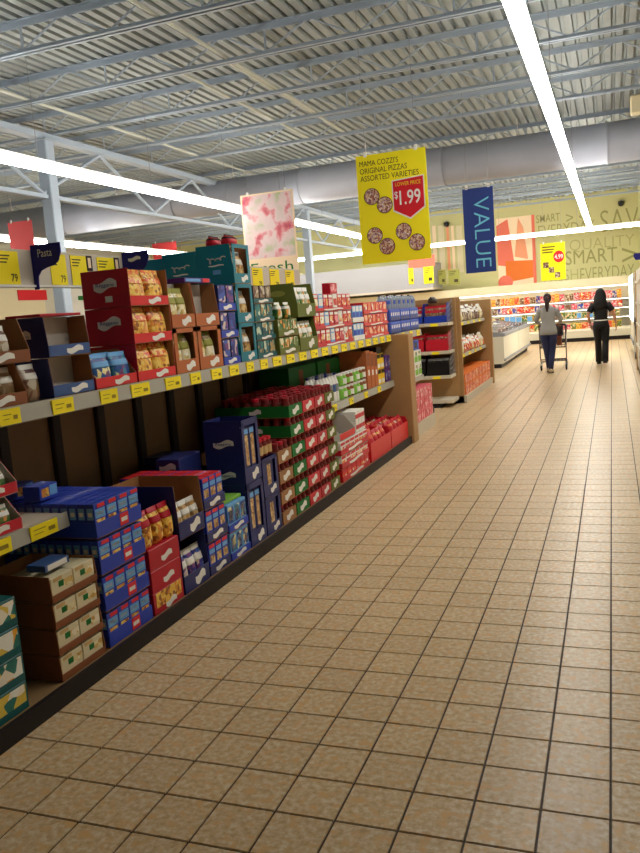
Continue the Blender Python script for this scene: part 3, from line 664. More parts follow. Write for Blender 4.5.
# navy open cartons
for i in range(2):
    z0 = ZK+.001+.31*i; lw = ['lower', 'upper'][i]
    open_carton('navy pasta carton with open front beside red noodle cartons, %s of the pair' % lw, 3.66, 3.955, z0, z0+.31, XD, .42, 'navy', 'kraft' if i else 'navy', None, 'navy', .1, .012, True)
    for yy in spread(3.67, 3.945, 3):
        bag('pasta bag with silver top inside the %s navy carton' % lw, XD-.06, yy, z0+.006, .09, .085, .19 if i else .22, 'spag' if i else 'bluemix', 'white', group='pasta bags, %s navy carton' % lw)
for i in range(3):
    z0 = ZK+.001+.2*i; lw = layer_word(i, 3)
    tray('navy tray of blue pasta boxes, %s of three' % lw, 3.965, 4.235, z0, XD, .6 if i == 2 else .3, .06, 'navy')
    for r_ in range(6 if i == 2 else 1):
        for yy in spread(3.975, 4.225, 3):
            row = 'front row' if r_ == 0 else 'rows behind'
            o = pack('blue pasta box in the %s of the %s navy tray' % (row, lw), XD-.007-.096*r_, yy, z0+.0045, .08, .09, .185, 'blue', [(.15, .85, .35, .62, 'spag'), (.1, .9, .68, .82, 'sky'), (.1, .9, .86, .97, 'lip_red')], group='blue pasta boxes, %s, %s navy tray' % (row, lw))
            if i == 2: ob('red_top', cached('redtop', lambda: MB().mat('lip_red').box(-.088, -.002, -.038, .038, .1851, .1862).mesh('red_top')), o)
closed_carton('kraft carton behind the navy pasta trays holding up the deep top tray', 3.965, 4.235, ZK+.001, ZK+.398, XD-.31, .28, 'kraft')
pack('green-topped flat pack lying on the low blue trays', XD-.03, 4.385, ZK+.362, .24, .2, .02, 'lime', [])
for i in range(2):
    z0 = ZK+.001+.18*i; lw = ['lower', 'upper'][i]
    tray('low blue tray of spaghetti packs before the tall cartons, %s' % lw, 4.245, 4.525, z0, XD, .3, .05, 'blue')
    for yy in spread(4.255, 4.515, 3):
        pack('blue spaghetti pack in the %s low blue tray' % lw, XD-.007, yy, z0+.0045, .083, .22, .172, 'sky', [(.1, .9, .3, .9, 'pastablue'), (.25, .75, .4, .8, 'pastawhite')], group='spaghetti packs, %s low blue tray' % lw)
for i in range(2):
    z0 = ZK+.001+.425*i; lw = ['lower', 'upper'][i]
    t = open_carton('tall navy spaghetti carton, %s of the pair beside low trays' % lw, 4.535, 4.79, z0, z0+.425, XD, .28, 'navy', 'navy', None, 'navy', .1, .015, True, (.15, .05, -.14, .27), window=True)
    mb = MB(); ribbon(mb, .14, .045, (-.14, -.1255, .06), '-y', 'white', 'lip_blue', 'Reggano'); ob('logo', mb, t)
    for yy in spread(4.575, 4.75, 2):
        pack('spaghetti pack showing through the %s tall navy carton' % lw, XD-.012, yy, z0+.006, .08, .06, .36, 'navy', [(.22, .78, .3, .86, 'spag'), (.1, .9, .88, .97, 'sky')], group='spaghetti packs, %s tall carton' % lw)
for i in range(2):
    z0 = ZK+.001+.27*i; lw = ['lower', 'upper'][i]
    t = open_carton('narrow navy spaghetti carton, %s of the pair beside the jars' % lw, 4.80, 5.06, z0, z0+.27, XD, .34, 'navy', 'navy', None, 'navy', .075, .015, True, None, window=True)
    pack('spaghetti pack in the %s narrow navy carton' % lw, XD-.012, 4.93, z0+.006, .15, .06, .23, 'navy', [(.3, .7, .25, .9, 'spag')])
for r_ in range(3):
    for yy in spread(4.82, 5.05, 3):
        jar('red-lidded sauce jar standing on the narrow navy cartons', XD-.05-r_*.085, yy, ZK+.5425, .036, .13, 'sauce', 'red', 'tan', group='jars on the narrow navy cartons')
closed_carton('dark navy carton with pale label set far back under the shelf', 4.25, 4.525, ZK+.001, .74, -2.575, .17, 'navy', side_logo=(.12, .05, -.085, .6))
closed_carton('plain navy carton at the back behind the tall spaghetti', 4.535, 4.79, ZK+.001, .7, -2.72, .3, 'navy', side_logo=None)
# pasta sauce jars in trays, six high
jx = XD
cols = [(5.08, 5.34, 'kraft', 4, 'tan'), (5.35, 5.62, 'green', 6, 'green'), (5.63, 5.89, 'red', 6, 'red'), (5.90, 6.13, 'dark_red', 6, 'red'), (6.14, 6.37, 'olive', 6, 'olive')]
cn = ['kraft', 'green', 'bright red', 'crimson', 'olive']
for c, (ya, yb, cc, nl, lab) in enumerate(cols):
    for i in range(nl):
        z0 = ZK+.001+.149*i; lw = layer_word(i, nl) if nl < 6 else (layer_word(i, 6) if i < 5 else 'top')
        tray('%s tray of sauce jars, %s of its column' % (cn[c], lw), ya, yb, z0, jx, .62, .09, cc, side_logo=True)
        top_ = i == nl-1
        for r_ in range(7):
            for k, yy in enumerate(spread(ya+.006, yb-.006, 3)):
                if r_ and not top_ and not (c == 1 and i >= 4 and k == 0): continue
                jar('red-lidded sauce jar in the %s %s tray' % (lw, cn[c]), jx-.045-r_*.083, yy, z0+.0045, .034, .143, 'sauce', 'lid_red' if (k+r_+i) % 4 else 'dark_red', lab, group='sauce jars, %s %s tray' % (lw, cn[c]))
# ---------------------------------------------------------------- middle shelf beyond the jars
ZM = .756
for k, (ya, yb) in enumerate(((6.5, 7.2), (7.25, 7.95))):
    closed_carton('large plain green carton at the back of the middle shelf, %s' % ['near the jars', 'near the brown cartons'][k], ya, yb, ZM, 1.12, -2.72, .3, 'green', faces=[(.35, .5, .1, .9, 'brown')])
for k, yy in enumerate(spread(6.46, 7.02, 7)):
    for r_ in range(2): bottle('white and grey sauce bottle on the middle shelf by the jars', -2.46-.09*r_, yy, ZM, .036, .27, 'white', 'grey' if k % 3 else 'navy', 'lip_blue' if k % 2 else 'grey', group='white sauce bottles on the middle shelf')
for i in range(2):
    for k, yy in enumerate(spread(7.05, 7.9, 8)):
        jar('white-capped %s jar on the middle shelf' % ['green', 'brown'][(k//2) % 2], -2.46, yy, ZM+.125*i, .042, .12, 'lime' if (k//2) % 2 == 0 else 'brown', 'white', 'white' if k % 2 else 'lime', group='white-capped %s jars on the middle shelf' % ['green', 'brown'][(k//2) % 2])
for k, yy in enumerate((7.98, 8.12, 8.26)):
    closed_carton('tall narrow brown carton on the middle shelf, %s of three' % ['first', 'middle', 'last'][k], yy-.065, yy+.065, ZM, 1.16-.02*k, -2.42, .3, 'orange_brown', faces=[(.3, .7, .35, .5, 'white'), (.1, .9, .6, .95, 'brown')])
for i in range(2):
    for k, yy in enumerate(spread(8.34, 8.62, 2)):
        pack('yellow and black pack on the middle shelf, %s layer' % ['lower', 'upper'][i], -2.43, yy, ZM+.17*i, .13, .2, .165, 'yellow', [(.05, .95, .72, .98, 'black'), (.1, .9, .1, .35, 'white')], group='yellow packs, %s layer' % ['lower', 'upper'][i])
pack('black round-edged pack on top of the yellow packs', -2.44, 8.48, ZM+.3405, .2, .18, .07, 'black', [])
for i in range(2):
    for k, yy in enumerate(spread(8.66, 8.88, 2)):
        pack('purple printed pack beside the divider, %s layer' % ['lower', 'upper'][i], -2.43, yy, ZM+.15*i, .1, .2, .145, 'purple', [(.1, .9, .2, .8, 'bluemix')], group='purple packs, %s layer' % ['lower', 'upper'][i])
# base deck beyond the jars
for i in range(3):
    z0 = ZK+.001+.12*i; lw = layer_word(i, 3)
    tray('red and white striped carton tray, %s of three under middle shelf' % lw, 6.45, 7.28, z0, XD, .4, .05, 'red')
    for yy in spread(6.46, 7.27, 6):
        pack('red and white rice box in the %s striped tray' % lw, XD-.007, yy, z0+.0045, .128, .3, .11, 'white' if i else 'lip_red', [(.05, .95, .35, .6, 'redmix'), (.05, .95, .72, .95, 'red')], group='rice boxes, %s striped tray' % lw)
open_carton('half-empty pale and red display carton on the rice boxes', 6.5, 6.95, ZK+.363, ZK+.545, XD-.02, .34, 'white', 'kraft_grey', None, 'lip_red', .06, .1, False)
for i in range(2):
    for k, yy in enumerate(spread(6.98, 7.27, 3)):
        pack('white and red rice box stacked on the trays, %s layer' % ['lower', 'upper'][i], XD-.02, yy, ZK+.363+.1*i, .09, .25, .098, 'white', [(0, 1, .3, .7, 'red')], group='loose rice boxes, %s layer' % ['lower', 'upper'][i])
for c, (ya, yb) in enumerate(((7.34, 8.1), (8.12, 8.86))):
    nm = ['next to the rice boxes', 'against the divider'][c]
    open_carton('low bright red bin of mixed packs '+nm, ya, yb, ZK+.001, ZK+.25, XD, .5, 'lip_red', 'red', None, 'lip_red', .19, .03, False)
    for r_ in range(3):
        for k, yy in enumerate(spread(ya+.02, yb-.02, 5)):
            bag('red and orange snack bag in the red bin '+nm, XD-.09-.15*r_, yy, ZK+.006, .13, .12, .27, 'orangemix' if (k+r_) % 3 else 'redmix', 'red', group='snack bags in the bin '+nm)
# second bay: base, middle and top
for i in range(3):
    for k, yy in enumerate(spread(9.16, 10.33, 5)):
        pack('pink patterned box in the short bay, %s layer' % layer_word(i, 3), XD-.015, yy, .161+.135*i, .22, .3, .132, 'pink', [(.05, .95, .1, .9, 'pinkmix')], group='pink boxes in the short bay, %s layer' % layer_word(i, 3))
for i in range(2):
    for k, yy in enumerate(spread(9.16, 10.35, 6)):
        pack('pale green and white pack in the short bay, %s layer' % ['lower', 'upper'][i], -2.4, yy, .681+.17*i, .18, .25, .165, 'white', [(.05, .95, .1, .55, 'lime'), (.2, .8, .6, .9, 'greenmix')], group='pale green packs in the short bay, %s layer' % ['lower', 'upper'][i])
for k, yy in enumerate(spread(9.16, 10.35, 4)):
    pack('flat blue box on the green packs in the short bay', -2.42, yy, 1.0215, .27, .22, .12, 'blue', [(.1, .6, .2, .8, 'black')], group='flat blue boxes in the short bay')
# ---------------------------------------------------------------- sign rail above the run
rail = thing('sign_rail', 'beige sign rail on posts above the long shelving run', 'sign rail', (-3.2, 0, 0))
ob('board', MB().mat('header').cbox(-.02, .02, 1.4, 8.15, 1.86, 2.075, .004), rail)
ob('lip', MB().mat('white').box(.02, .035, 1.4, 8.15, 1.86, 1.872), rail)
for y in (2.2, 4.9, 8.0): ob('post', MB().mat('steel').cbox(-.02, .02, y-.02, y+.02, 0, 1.86, .003), rail)
def price_card(label, y, wd, hh, z=1.875, face=False):
    t = thing('price_card', label, 'price card', (-3.178, y, z), 0, 'yellow price cards on the sign rail')
    ob('card', cached(('card', wd, hh), lambda: MB().mat('tag_yellow').box(0, .003, -wd/2, wd/2, 0, hh).mesh('card')), t)
    def pr():
        mb = MB().mat('ink')
        for k in range(3): mb.box(.003, .0035, -wd*.42, wd*(.1-.08*k), hh*(.84-.1*k), hh*(.88-.1*k))
        text_into(mb, '79', wd*.3, hh*.24, (.0036, wd*.22, hh*.2), '+x', 'ink', .02); return mb.mesh('lettering')
    ob('lettering', cached(('cardp', wd, hh), pr), t)
    if face:
        ob('photo', MB().mat('hair_brown').box(.0035, .005, wd/2-.01, wd/2+.05, hh*.5, hh*1.02).mat('pale').box(.005, .0055, wd/2+.005, wd/2+.035, hh*.6, hh*.95), t)
for px_, wd, lc in ((8, .17, 'before the navy blade sign'), (58, .15, 'just past the navy blade sign'), (79, .17, 'with small portrait photo by the steel column'), (106, .2, 'with small portrait photo above the red cartons')):
    p_ = at_x(px_, 268, -3.18); price_card('yellow price card on the sign rail '+lc, p_.y, wd, .185, face=px_ in (79, 106))
for k, y in enumerate((6.2, 6.62, 7.03, 7.44, 7.85)): price_card('yellow price card on the sign rail under vegetable banner, %s of five' % ordw[k], y, .24, .185)
def blade(label, px, word, wd=.21, hh=.25, z=None):
    p_ = at_x(px, 262, -3.15)
    pl = [(0, -.005), (.03, -.005), (.03, .03), (.035, .07), (.06, .1), (.1, .115), (.16, .125), (wd-.02, .15), (wd, .2), (wd, hh), (0, hh)]
    t = thing('blade_sign', label, 'sign', (-3.178, p_.y, 1.85), 0)
    ob('plate', MB().mat('signblue').prism(pl, 'y', -.004, .004), t)
    mb = MB(); (text_into(mb, word, .1, .045, (.1, -.0052, .2), '-y', 'white', .0) if word else ribbon(mb, .1, .03, (.1, -.0052, .2), '-y')); ob('lettering', mb, t)
blade('navy curved blade sign with white lettering on the sign rail', 36, 'Pasta')
blade('violet-blue blade sign showing between red and teal cartons', 126, None)
# ---------------------------------------------------------------- end cap and second run
cap = thing('end_cap', 'pale shelved end cap facing the viewer across the gap', 'shelving', (0, 0, 0))
ob('base', MB().mat('shelf').cbox(-3.9, -2.32, 12.0, 12.5, .07, .13, .006), cap); ob('kick_plate', MB().mat('kick').box(-3.9, -2.52, 12.02, 12.5, 0, .07), cap)
ob('back_panel', MB().mat('wood').box(-3.9, -2.3, 12.44, 12.5, .13, 1.66), cap)
for z in (.5, .88, 1.31):
    s = ob('shelf', MB().mat('shelf').cbox(-3.9, -2.34, 12.02, 12.44, z-.05, z, .005), cap)
    ob('price_label', MB().mat('tag_yellow').box(-2.62, -2.5, 12.012, 12.02, z-.048, z-.008), s); ob('price_label', MB().mat('tag_yellow').box(-3.1, -2.95, 12.012, 12.02, z-.048, z-.008), s)
    dv = MB().mat('wire')
    for k in range(4): dv.tube([(-2.345, 12.04, z+.02+.07*k), (-2.345, 12.42, z+.06+.09*k)], .005, 5)
    for k in range(5): dv.tube([(-2.345, 12.04+.095*k, z), (-2.345, 12.04+.095*k, z+.26+.028*k)], .004, 5)
    ob('wire_divider', dv, s)
def front_carton(label, x0, x1, z0, z1, yf, d, col, inner='kraft', lip=.5):
    q = (x1-x0)/2; hh = z1-z0; t = thing('display_carton', label, 'carton', ((x0+x1)/2, yf, z0+.001))
    ob('bottom_panel', MB().mat(inner).box(-q, q, 0, d, 0, .004), t); ob('front_lip', MB().mat(col).cbox(-q, q, 0, .005, 0, hh*lip, .001), t)
    for sg in (-1, 1): ob('side_panel', MB().mat(col).prism([(0, .004), (d, .004), (d, hh), (.1, hh), (0, hh*lip)], 'x', sg*q, sg*(q-.005)), t)
    ob('back_panel', MB().mat(inner).box(-q+.005, q-.005, d-.005, d, .004, hh), t)
for nm, z0, hh, col, body, band, lip in (('blue', 1.31, .3, 'blue', 'chipmix', 'dark_red', .35), ('red', .88, .28, 'red', 'chipmix', 'dark_red', .6), ('black', .5, .3, 'black', 'black', 'grey', .7)):
    for c, (xa, xb) in enumerate(((-2.72, -2.37), (-3.12, -2.74))):
        wh = ['at the aisle corner', 'further from the aisle'][c]
        front_carton('%s display carton on the end cap, %s' % (nm, wh), xa, xb, z0, z0+hh, 12.06, .32, col, 'kraft', lip)
        for r_ in range(2):
            for k, xx in enumerate(spread(xa+.01, xb-.01, 3)):
                bag('%s snack bag in the %s end cap carton %s' % ({'chipmix': 'brown', 'black': 'black'}[body], nm, wh), xx, 12.13+.13*r_, z0+.006, .11, .1, hh*.85, body, band, rz=math.pi/2, group='snack bags in %s end cap carton %s' % (nm, wh))
bag('dark brown bag lying on the end cap cartons', -2.6, 12.2, 1.612, .3, .12, .1, 'hair_brown', 'black')
run2 = thing('shelving_unit', 'shorter wooden shelving unit beyond the end cap', 'shelving', (0, 0, 0))
ob('base', MB().mat('shelf').cbox(-3.1, -2.2, 12.52, 15.5, 0, .12, .004), run2); ob('back_panel', MB().mat('backpanel').box(-3.1, -3.06, 12.52, 15.5, .12, 1.66), run2)
ob('end_panel', MB().mat('wood').cbox(-3.1, -2.24, 12.52, 12.57, .0, 1.68, .004), run2); ob('end_panel', MB().mat('wood').cbox(-3.1, -2.18, 15.46, 15.6, 0, 1.62, .004), run2)
for z in (.76, 1.28): shelf_part(run2, 12.57, 15.46, z-.06, z, -2.3, -3.06, [(12.9+.6*i, 13.1+.6*i) for i in range(4)])
for nm, z0, hh, body, band in (('upper shelf', 1.281, .25, 'chipmix', 'white'), ('lower shelf', .761, .24, 'redmix', 'white')):
    for r_ in range(2):
        for k, yy in enumerate(spread(12.6, 15.44, 14)):
            bd_ = 'pastawhite' if k % 5 == 2 else body; wrd = {'chipmix': 'brown', 'redmix': 'red and white', 'pastawhite': 'cream'}[bd_]
            bag('%s bag on the %s beyond the end cap' % (wrd, nm), -2.38-.16*r_, yy, z0, .18, .13, hh*(1+.12*math.sin(k*2.3+r_)), bd_, band, rz=.15*math.sin(k*3), group=wrd+' bags on the %s beyond the end cap' % nm)
for k, yy in enumerate(spread(12.6, 15.4, 8)):
    for i in range(2):
        pack('orange-red patterned box on the base beyond the end cap, %s layer' % ['lower', 'upper'][i], -2.23, yy, .121+.17*i, .33, .35, .165, 'orange', [(.04, .96, .08, .92, 'orangemix')], group='orange-red base boxes, %s layer' % ['lower', 'upper'][i])
# ---------------------------------------------------------------- chest freezers
def freezer(label, y0, y1):
    t = thing('chest_freezer', label, 'freezer', (-2.9, y0, 0), 0); L = y1-y0
    ob('base', MB().mat('kick').box(-.42, .42, .06, L-.06, 0, .1), t)
    ob('body', MB().mat('casewhite').prism([(-.5, .1), (.46, .1), (.5, .2), (.5, .74), (-.5, .74)], 'y', 0, L), t)
    ob('bumper', MB().mat('grey').cbox(.49, .53, 0, L, .16, .22, .008), t)
    ob('rim', MB().mat('grey').prism([(-.52, .74), (.52, .74), (.52, .8), (.46, .82), (-.46, .98), (-.52, .98)], 'y', 0, .05).prism([(-.52, .74), (.52, .74), (.52, .8), (.46, .82), (-.46, .98), (-.52, .98)], 'y', L-.05, L).prism([(.46, .74), (.53, .74), (.53, .81), (.46, .83)], 'y', .05, L-.05), t)
    n = 4
    for k in range(n):
        a, b = .06+(L-.12)*k/n, .06+(L-.12)*(k+1)/n
        g_ = ob('glass_lid', MB().mat('glass_lid').prism([(-.46, .965), (.45, .815), (.45, .825), (-.46, .975)], 'y', a+.03, b-.03), t)
        ob('lid_frame', MB().mat('grey').prism([(-.47, .96), (.46, .81), (.46, .835), (-.47, .985)], 'y', a, a+.035).prism([(-.47, .96), (.46, .81), (.46, .835), (-.47, .985)], 'y', b-.035, b), g_)
        ob('handle', MB().mat('black').tube([(.36, a+.25, .84), (.36, a+.25, .87), (.36, b-.25, .87), (.36, b-.25, .84)], .012, 5), g_)
    for k in range(10):
        pack('frozen food box lying inside the %s chest freezer' % label.split()[2], -2.55, y0+.25+k*(L-.5)/9, .742, .2, .5, .06, ['tan', 'yellow', 'white', 'orange'][k % 4], [], group='frozen boxes in the %s chest freezer' % label.split()[2])
freezer('white chest nearer freezer with sloped glass lids beyond shelving', 18.9, 22.0)
freezer('white chest farther freezer with sloped glass lids by wall cooler', 22.05, 25.15)
# ---------------------------------------------------------------- lit wall cooler
cx0, cx1, cyf, cyb = -9.5, .62, 28.15, 29.15
case = thing('wall_cooler', 'long brightly lit open wall cooler full of packages', 'cooler', (0, 0, 0))
ob('kick_plate', MB().mat('kick').box(cx0, cx1, cyf+.08, cyb, 0, .13), case)
ob('base', MB().mat('casewhite').prism([(cyf+.02, .13), (cyb, .13), (cyb, .42), (cyf+.1, .42), (cyf, .36)], 'x', cx0, cx1), case)
ob('back_panel', MB().mat('casewhite').box(cx0, cx1, cyb-.06, cyb, .42, 1.95), case)
ob('canopy', MB().mat('cream').prism([(cyf-.02, 1.80), (cyb, 1.80), (cyb, 2.08), (cyf+.02, 2.08)], 'x', cx0, cx1), case)
ob('lamp', MB().mat('case_glow').box(cx0+.1, cx1-.1, cyf+.06, cyf+.14, 1.775, 1.795), case)
ob('lamp', MB().mat('case_glow').box(cx0+.1, cx1-.1, cyf+.5, cyf+.56, 1.775, 1.795), case)
zs_ = [.42, .78, 1.08, 1.38]; yfs = [cyf+.12, cyf+.24, cyf+.34, cyf+.42]
for k in range(1, 4):
    s = ob('shelf', MB().mat('casewhite').box(cx0, cx1, yfs[k], cyb-.06, zs_[k]-.03, zs_[k]), case)
    ob('price_strip', MB().mat('grey').box(cx0, cx1, yfs[k]-.01, yfs[k], zs_[k]-.036, zs_[k]), s)
    ob('lamp', MB().mat('case_glow').box(cx0+.1, cx1-.1, yfs[k]+.03, yfs[k]+.06, zs_[k]-.045, zs_[k]-.032), s)
for x in (cx0, cx1): ob('end_panel', MB().mat('casewhite').cbox(x-.03, x+.03, cyf+.02, cyb, .1, 2.0, .006), case)
rn = random.Random(3)
cl = [[('grey', 'pinkmix'), ('cream', 'chipmix'), ('red', 'redmix'), ('yellow', 'orangemix'), ('grey', 'bluemix'), ('orange', 'mac')], [('red', 'redmix'), ('grey', 'pinkmix'), ('dark_red', 'redmix'), ('grey', 'chipmix'), ('cream', 'bluemix')],
      [('cream', 'greenmix'), ('grey', 'cookies'), ('green', 'greenmix'), ('cream', 'sky'), ('grey', 'chipmix')], [('yellow', 'mac'), ('orange', 'orangemix'), ('cream', 'pinkmix'), ('red', 'redmix'), ('yellow', 'greenmix')]]
for k in range(4):
    x = cx0+.1; sn = ['bottom', 'second lowest', 'second highest', 'top'][k]
    while x < cx1-.4:
        wd = rn.choice((.14, .17, .2)); a, b = rn.choice(cl[3-k]); hh = rn.choice((.19, .21, .225))
        cnm = {'white': 'white', 'cream': 'cream', 'red': 'red', 'yellow': 'yellow', 'dark_red': 'dark red', 'grey': 'grey', 'green': 'green', 'orange': 'orange'}[a]
        pack('%s chilled package on the %s shelf of the wall cooler' % (cnm, sn), x+wd/2, yfs[k]+.03, zs_[k]+.001, wd, .2, min(hh, .225) if k < 3 else hh+.05, a, [(.04, .96, .06, .94, b)], group='%s chilled packages, %s shelf' % (cnm, sn), rz=-math.pi/2, name='chilled_package', cat='package')
        x += wd+.006+(rn.random() < .05)*.08
# upright cooler at the aisle's far corner; light on its white panel added as glow
up = thing('upright_cooler', 'tall white upright cooler with glowing panel at the aisle side', 'cooler', (.44, 20.0, 0))
ob('body', MB().mat('casewhite').cbox(.02, .9, 0, 3.2, .12, 1.98, .01), up); ob('base', MB().mat('kick').box(.06, .88, .05, 3.15, 0, .12), up)
ob('glow_panel', MB().mat('case_glow').box(0, .018, .1, 3.1, .86, 1.93), up); ob('bumper', MB().mat('grey').cbox(0, .02, 0, 3.2, .3, .4, .004), up)
ro = thing('shelving_end', 'beige shelving end panel with small blue sign at the aisle corner', 'shelving', (.43, 14.5, 0))
ob('end_panel', MB().mat('wood_edge').cbox(0, .04, 2.35, 2.4, 0, 1.95, .004), ro)
ob('side_panel', MB().mat('header').cbox(.02, .8, 0, 2.36, .1, 1.95, .006), ro); ob('kick_plate', MB().mat('kick').box(.03, .78, .02, 2.34, 0, .1), ro)
for z in (.5, .9, 1.3, 1.7): ob('shelf', MB().mat('shelf').box(0, .02, .02, 2.34, z, z+.05), ro)
tag(ob('corner_sign', MB().mat('signblue').prism([(.0, 2.15), (.3, 2.15), (.3, 2.28), (-.03, 2.28), (-.04, 2.22)], 'y', 0, .01).mat('steel').box(.12, .15, .0, .01, 1.951, 2.15), None, (.45, 16.85, 0)), 'small navy sign standing above the beige shelving end', 'sign')
pil = struct('wall_pillar', MB().mat('wall_green').box(.88, 1.5, 27.2, YF-.001, 0, 4.9), 'yellow-green pillar beside the slogan wall', 'pillar')
# ---------------------------------------------------------------- bulkhead and back wall
p0 = at_y(298, 271, 27.6); p1 = at_y(432, 264, 27.6)
bk = struct('wall_bulkhead', MB().mat('bulk').box(p0.x, p1.x, 27.6, YF, 2.22, 3.1), 'white bulkhead box on the back wall above the coolers', 'bulkhead')
ob('soffit', MB().mat('header').box(p0.x, p1.x, 27.6, YF, 2.15, 2.22), bk)
def wall_panel(x0, y0, x1, y1, Y, material, name='panel', dep=.02, parent=None):
    a = at_y(x0, y0, Y); b = at_y(x1, y1, Y)
    return ob(name, MB().mat(material).box(min(a.x, b.x), max(a.x, b.x), Y-dep, Y, min(a.z, b.z), max(a.z, b.z)), parent)
def flat_sign(label, x0, y0, x1, y1, Y, material, cat='sign', name='wall_sign', extra=None, group=None):
    a = at_y(x0, y0, Y); b = at_y(x1, y1, Y); cx, cz = (a.x+b.x)/2, min(a.z, b.z); wd, hh = abs(b.x-a.x), abs(a.z-b.z)
    t = thing(name, label, cat, (cx, Y, cz), 0, group); ob('board', MB().mat(material).cbox(-wd/2, wd/2, 0, .012, 0, hh, .002), t)
    if extra: extra(t, wd, hh)
    return t
def lines(t, wd, hh):
    mb = MB().mat('ink')
    for k in range(3): mb.box(-wd*.4, wd*(.2-.1*k), -.002, 0, hh*(.85-.11*k), hh*(.89-.11*k))
    mb.box(0, wd*.35, -.002, 0, hh*.15, hh*.35); ob('lettering', mb, t)
flat_sign('long red banner board above the white bulkhead', 408, 257, 435, 266, 27.57, 'peach2')
flat_sign('narrow yellow price board on the white bulkhead', 408, 268, 414, 284, 27.57, 'signyellow', extra=lines)
flat_sign('wide yellow price board on the white bulkhead', 423, 267, 434, 283, 27.57, 'signyellow', extra=lines)
for k, (a, b) in enumerate(((438, 446), (448, 460))): flat_sign('faded yellow price board over the cooler, %s' % ['narrow one', 'wide one'][k], a, 270, b, 284, 28.1, 'olive_light', extra=lines)
for k, (a, b, c) in enumerate(((432, 438, 'pale'), (438, 446, 'cream'), (446, 451, 'peach'), (451, 456, 'pale'), (456, 464, 'cream'), (464, 472, 'pale'))):
    o = wall_panel(a, 226, b, 272, YF, c, 'mural_strip', .03+.01*(k % 2), wb)
# fruit mural: peach and orange wedges on a pale board
def mural(t, wd, hh):
    mb = MB()
    mb.mat('peach2').prism([(-wd*.5, hh*.35), (-wd*.05, hh*.3), (-wd*.2, hh*.98), (-wd*.5, hh*.9)], 'y', -.004, 0)
    mb.mat('peach').prism([(-wd*.05, hh*.45), (wd*.3, hh*.4), (wd*.2, hh*.85), (wd*.08, hh*.98)], 'y', -.005, 0)
    mb.mat('orange').prism([(-wd*.3, hh*.1), (wd*.42, hh*.14), (wd*.42, hh*.38), (-wd*.3, hh*.4)], 'y', -.006, 0)
    mb.mat('peach2').prism([(-wd*.32+wd*.2*math.cos(a*.4488), hh*.1+hh*.1*math.sin(a*.4488)) for a in range(14)], 'y', -.007, 0)
    ob('fruit_print', mb, t)
    ob('stripe', MB().mat('peach2').box(wd*.42, wd*.5, -.003, 0, 0, hh), t)
flat_sign('large fruit mural in peach and orange on back wall', 496, 219, 537, 287, YF-.03, 'pale', 'mural', 'fruit_mural', mural)
mat('wall_text2', (178, 174, 116), .7)
def wall_word(s, x0, y0, x1, y1, bold=0, mt='wall_text'):
    """x0..x1, y0..y1: the word's span in the photograph, on the back wall"""
    cx, cy = (x0+x1)/2, (y0+y1)/2; a = at_y(x0, cy, YF); b = at_y(x1, cy, YF); c = at_y(cx, y0, YF); d = at_y(cx, y1, YF); mb = MB()
    text_into(mb, s, b.x-a.x, c.z-d.z, (0, 0, 0), '-y', mt, bold); p_ = at_y(cx, cy, YF)
    ob('wall_lettering', mb, wb, (p_.x, YF-.004, p_.z))
wall_word('SMART', 536, 214, 560, 222, .004); wall_word('> <', 566, 213, 586, 221)
wall_word('EVERYDAY', 538, 223, 594, 234, -.008); wall_word('SAVE', 600, 208, 650, 230, -.01); wall_word('QUALITY', 569, 237, 634, 250, -.01, 'wall_text2')
wall_word('SMART', 565, 249, 617, 263, 0); wall_word('>', 622, 247, 637, 262, .0); wall_word('FRESH', 544, 270, 578, 281, -.01, 'wall_text2'); wall_word('EVERYDAY', 580, 266, 634, 279, -.01)
# small dark cameras on the back wall
for k, (x, y) in enumerate(((621, 203), (447, 224))):
    p_ = at_y(x, y, YF); t = thing('security_camera', 'small dark dome camera on the back wall, %s' % ['above the big letters', 'above the mural strips'][k], 'camera', (p_.x, YF, p_.z))
    ob('mount', MB().mat('grey').box(-.03, .03, -.1, 0, .05, .1), t); ob('dome', MB().mat('black').lathe([(.02, -.12), (.08, -.08), (.1, 0), (.09, .05)], 12, (0, -.1, 0)), t)
# poster far across the store (seen under the sign rail)
def farposter(label, x0, y0, x1, y1, Xp, material, word=None):
    a = at_x(x0, y0, Xp); b = at_x(x1, y1, Xp); t = thing('wall_poster', label, 'poster', (Xp, (a.y+b.y)/2, min(a.z, b.z))); w_, h_ = abs(b.y-a.y), abs(a.z-b.z)
    ob('sheet', MB().mat(material).box(0, .02, -w_/2, w_/2, 0, h_), t)
    if word:
        mb = MB(); text_into(mb, word, w_*.6, h_*.4, (.022, 0, h_*.5), '+x', 'white'); ob('lettering', mb, t)
farposter('large pale yellow poster on the far side wall', -6, 289, 48, 330, XL+.001, 'cream')
farposter('small red banner over the pale yellow poster', 17, 290, 47, 300, XL+.03, 'pricered')
farposter('pale poster with green strip on far side wall', 66, 289, 95, 330, XL+.001, 'white')
farposter('green strip board on the pale far poster', 78, 296, 92, 300, XL+.03, 'green')
